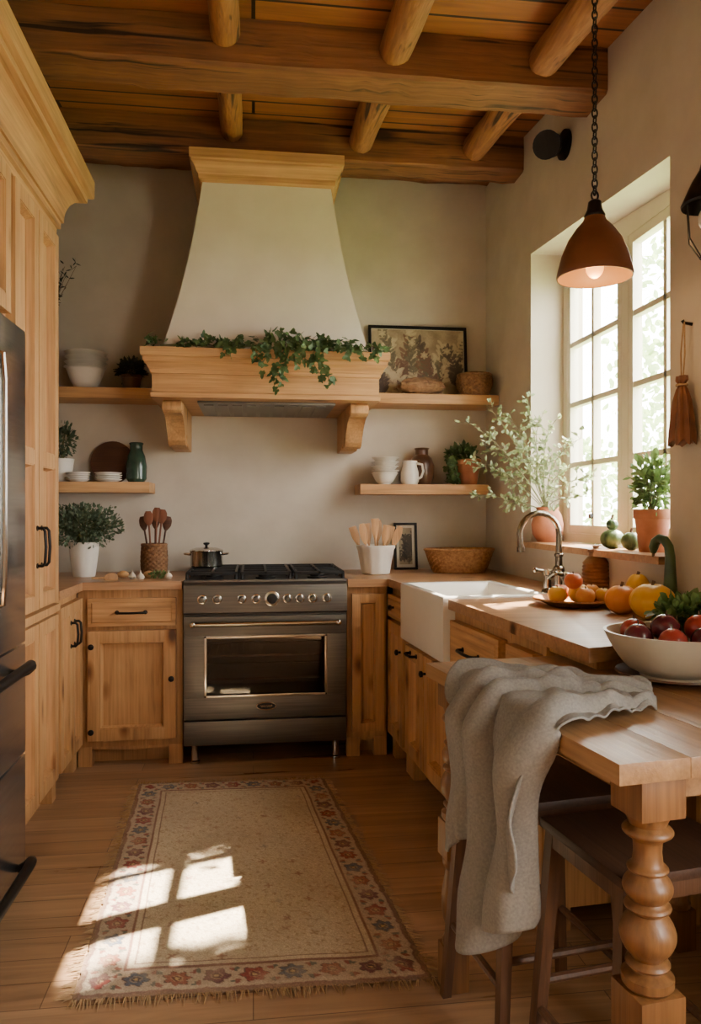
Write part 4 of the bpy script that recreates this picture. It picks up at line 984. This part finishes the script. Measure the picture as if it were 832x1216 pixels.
fs = [(j*(NX+1)+i, (j+1)*(NX+1)+i, (j+1)*(NX+1)+i+1, j*(NX+1)+i+1) for j in range(NY) for i in range(NX)]
me.from_pydata(vs, [], fs); ca = me.color_attributes.new('weave', 'FLOAT_COLOR', 'POINT')
ca.data.foreach_set('color', [c for q in cols for c in q])
rm = attr_mat('woven rug', 'weave', .97, 220, 165); me.materials.append(rm)
rug = thing('rug', 'beige woven runner rug with floral border and frayed edges', 'rug', (-.034, 2.88, 0))
ro = bpy.data.objects.new('pile', me); C.objects.link(ro); ro.parent = rug
m = MB()
def strand(p, d):
    L = R.uniform(.014, .042); q = Vector((p.x+.034, p.y-2.88, .006)); e = Vector((d.x, d.y, 0))*L+Vector((R.uniform(-.01,.01), R.uniform(-.01,.01), -.003)); m.tube([q, q+e*.5+Vector((0,0,.001)), q+e], [.002,.0016,.0009], 4)
for k in range(220):
    a = R.random(); strand(Cc.lerp(D, a), Vector((.05,-1))); strand(A.lerp(B, a), Vector((0,1)))
for k in range(340): a = R.random(); strand(A.lerp(Cc, a), Vector((-1,-.1)))
for k in range(240): a = R.random(); strand(B.lerp(D, a), Vector((.8,-.1)))
o = m.build('fringe', rope_m, rug); o['kind'] = 'stuff'
# ------------------------------------------------------------------ garden
def tree(x, y, h, r, n, label, lo=.2, lz=.16, lm=tree_m):
    t = thing('garden_tree', label, 'tree', (x, y, 0), 0, 'trees outside the window')
    m = MB(); m.tube([(0,0,0),(.03,0,h*.4),(0,.03,h*.75)], [.12,.09,.04], 8); m.build('trunk', twig_m, t)
    ml = MB()
    if isinstance(r, tuple):
        g = .06; rs = []
        for q in range(13):
            zz = h*lo+g+(h*(1-lo)-2*g)*q/12
            rs.append([(sx*(r[0]-g), sy*(r[1]-g)+.03*noise.noise(Vector((q*.6, sx, sy))), zz) for sx, sy in ((-1,-1),(1,-1),(1,1),(-1,1))])
        c = MB(); c.rings(rs); c.build('opaque_core', stem_m, t)  # solid box core, lets the added trees stop the sun completely
    for k in range(n):
        if isinstance(r, tuple):
            p = Vector((R.uniform(-r[0], r[0]), R.uniform(-r[1], r[1]), R.uniform(h*lo, h))); ax = R.choice((0, 1)); p[ax] = R.choice((-1, 1))*r[ax]*R.uniform(.9, 1)
        else: d = rnd(); q = R.uniform(.3, 1); p = Vector((d.x*r*q, d.y*r*q, h*(1+lo)/2+d.z*h*(1-lo)/2))
        ml.leaf(p, rnd(), rnd(), lz, lz*.7)
    ml.build('crown', lm, t, smooth=False)
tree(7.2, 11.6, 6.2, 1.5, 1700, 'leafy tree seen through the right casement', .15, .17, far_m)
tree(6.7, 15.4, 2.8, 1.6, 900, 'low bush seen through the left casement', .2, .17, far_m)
# two unseen clipped trees added beside the sun's path to trim its floor patch
tree(4.5, 3.32, 6.6, (.35, .55), 3600, 'added out-of-view leafy tree blocking sun, nearer the viewer', .5, .085)
tree(4.5, 5.16, 6.6, (.35, .50), 3400, 'added out-of-view leafy tree blocking sun, towards the back', .5, .085)
# ------------------------------------------------------------------ light
wd = bpy.data.worlds.new('World'); bpy.context.scene.world = wd; wd.use_nodes = True
bg = wd.node_tree.nodes['Background']; bg.inputs[0].default_value = (1, .98, .95, 1); bg.inputs[1].default_value = 27.0
sl = bpy.data.lights.new('sun', 'SUN'); sl.energy = 92; sl.color = (1, .88, .70); sl.angle = .010
so = bpy.data.objects.new('sun', sl); C.objects.link(so); so.rotation_euler = Vector((-1.70, -.615, -1.9)).to_track_quat('-Z', 'Y').to_euler()
def portal(y0, y1, z0, z1):
    l = bpy.data.lights.new('window_portal', 'AREA'); l.shape = 'RECTANGLE'; l.size = z1-z0; l.size_y = y1-y0; l.cycles.is_portal = True
    o = bpy.data.objects.new('window_portal', l); C.objects.link(o); o.location = (XO+.01, (y0+y1)/2, (z0+z1)/2); o.rotation_euler = Vector((-1,0,0)).to_track_quat('-Z', 'Y').to_euler()
portal(WY0-.1, WY1+.1, 1.0, 2.75); portal(VY0-.1, VY1+.1, .7, 2.5)
pl = bpy.data.lights.new('pendant_glow', 'POINT'); pl.energy = 2.5; pl.color = (1, .62, .28); pl.shadow_soft_size = .03
o = bpy.data.objects.new('pendant_glow', pl); C.objects.link(o); o.location = (px, py, pz-.015)
# ------------------------------------------------------------------ camera
cd = bpy.data.cameras.new('camera'); cam = bpy.data.objects.new('camera', cd); C.objects.link(cam)
cam.location = (0, 0, H); cam.rotation_euler = (PI/2, 0, -TH)
cd.sensor_fit = 'VERTICAL'; cd.sensor_height = 36; cd.lens = F/1216*36; cd.clip_start = .05
bpy.context.scene.camera = cam
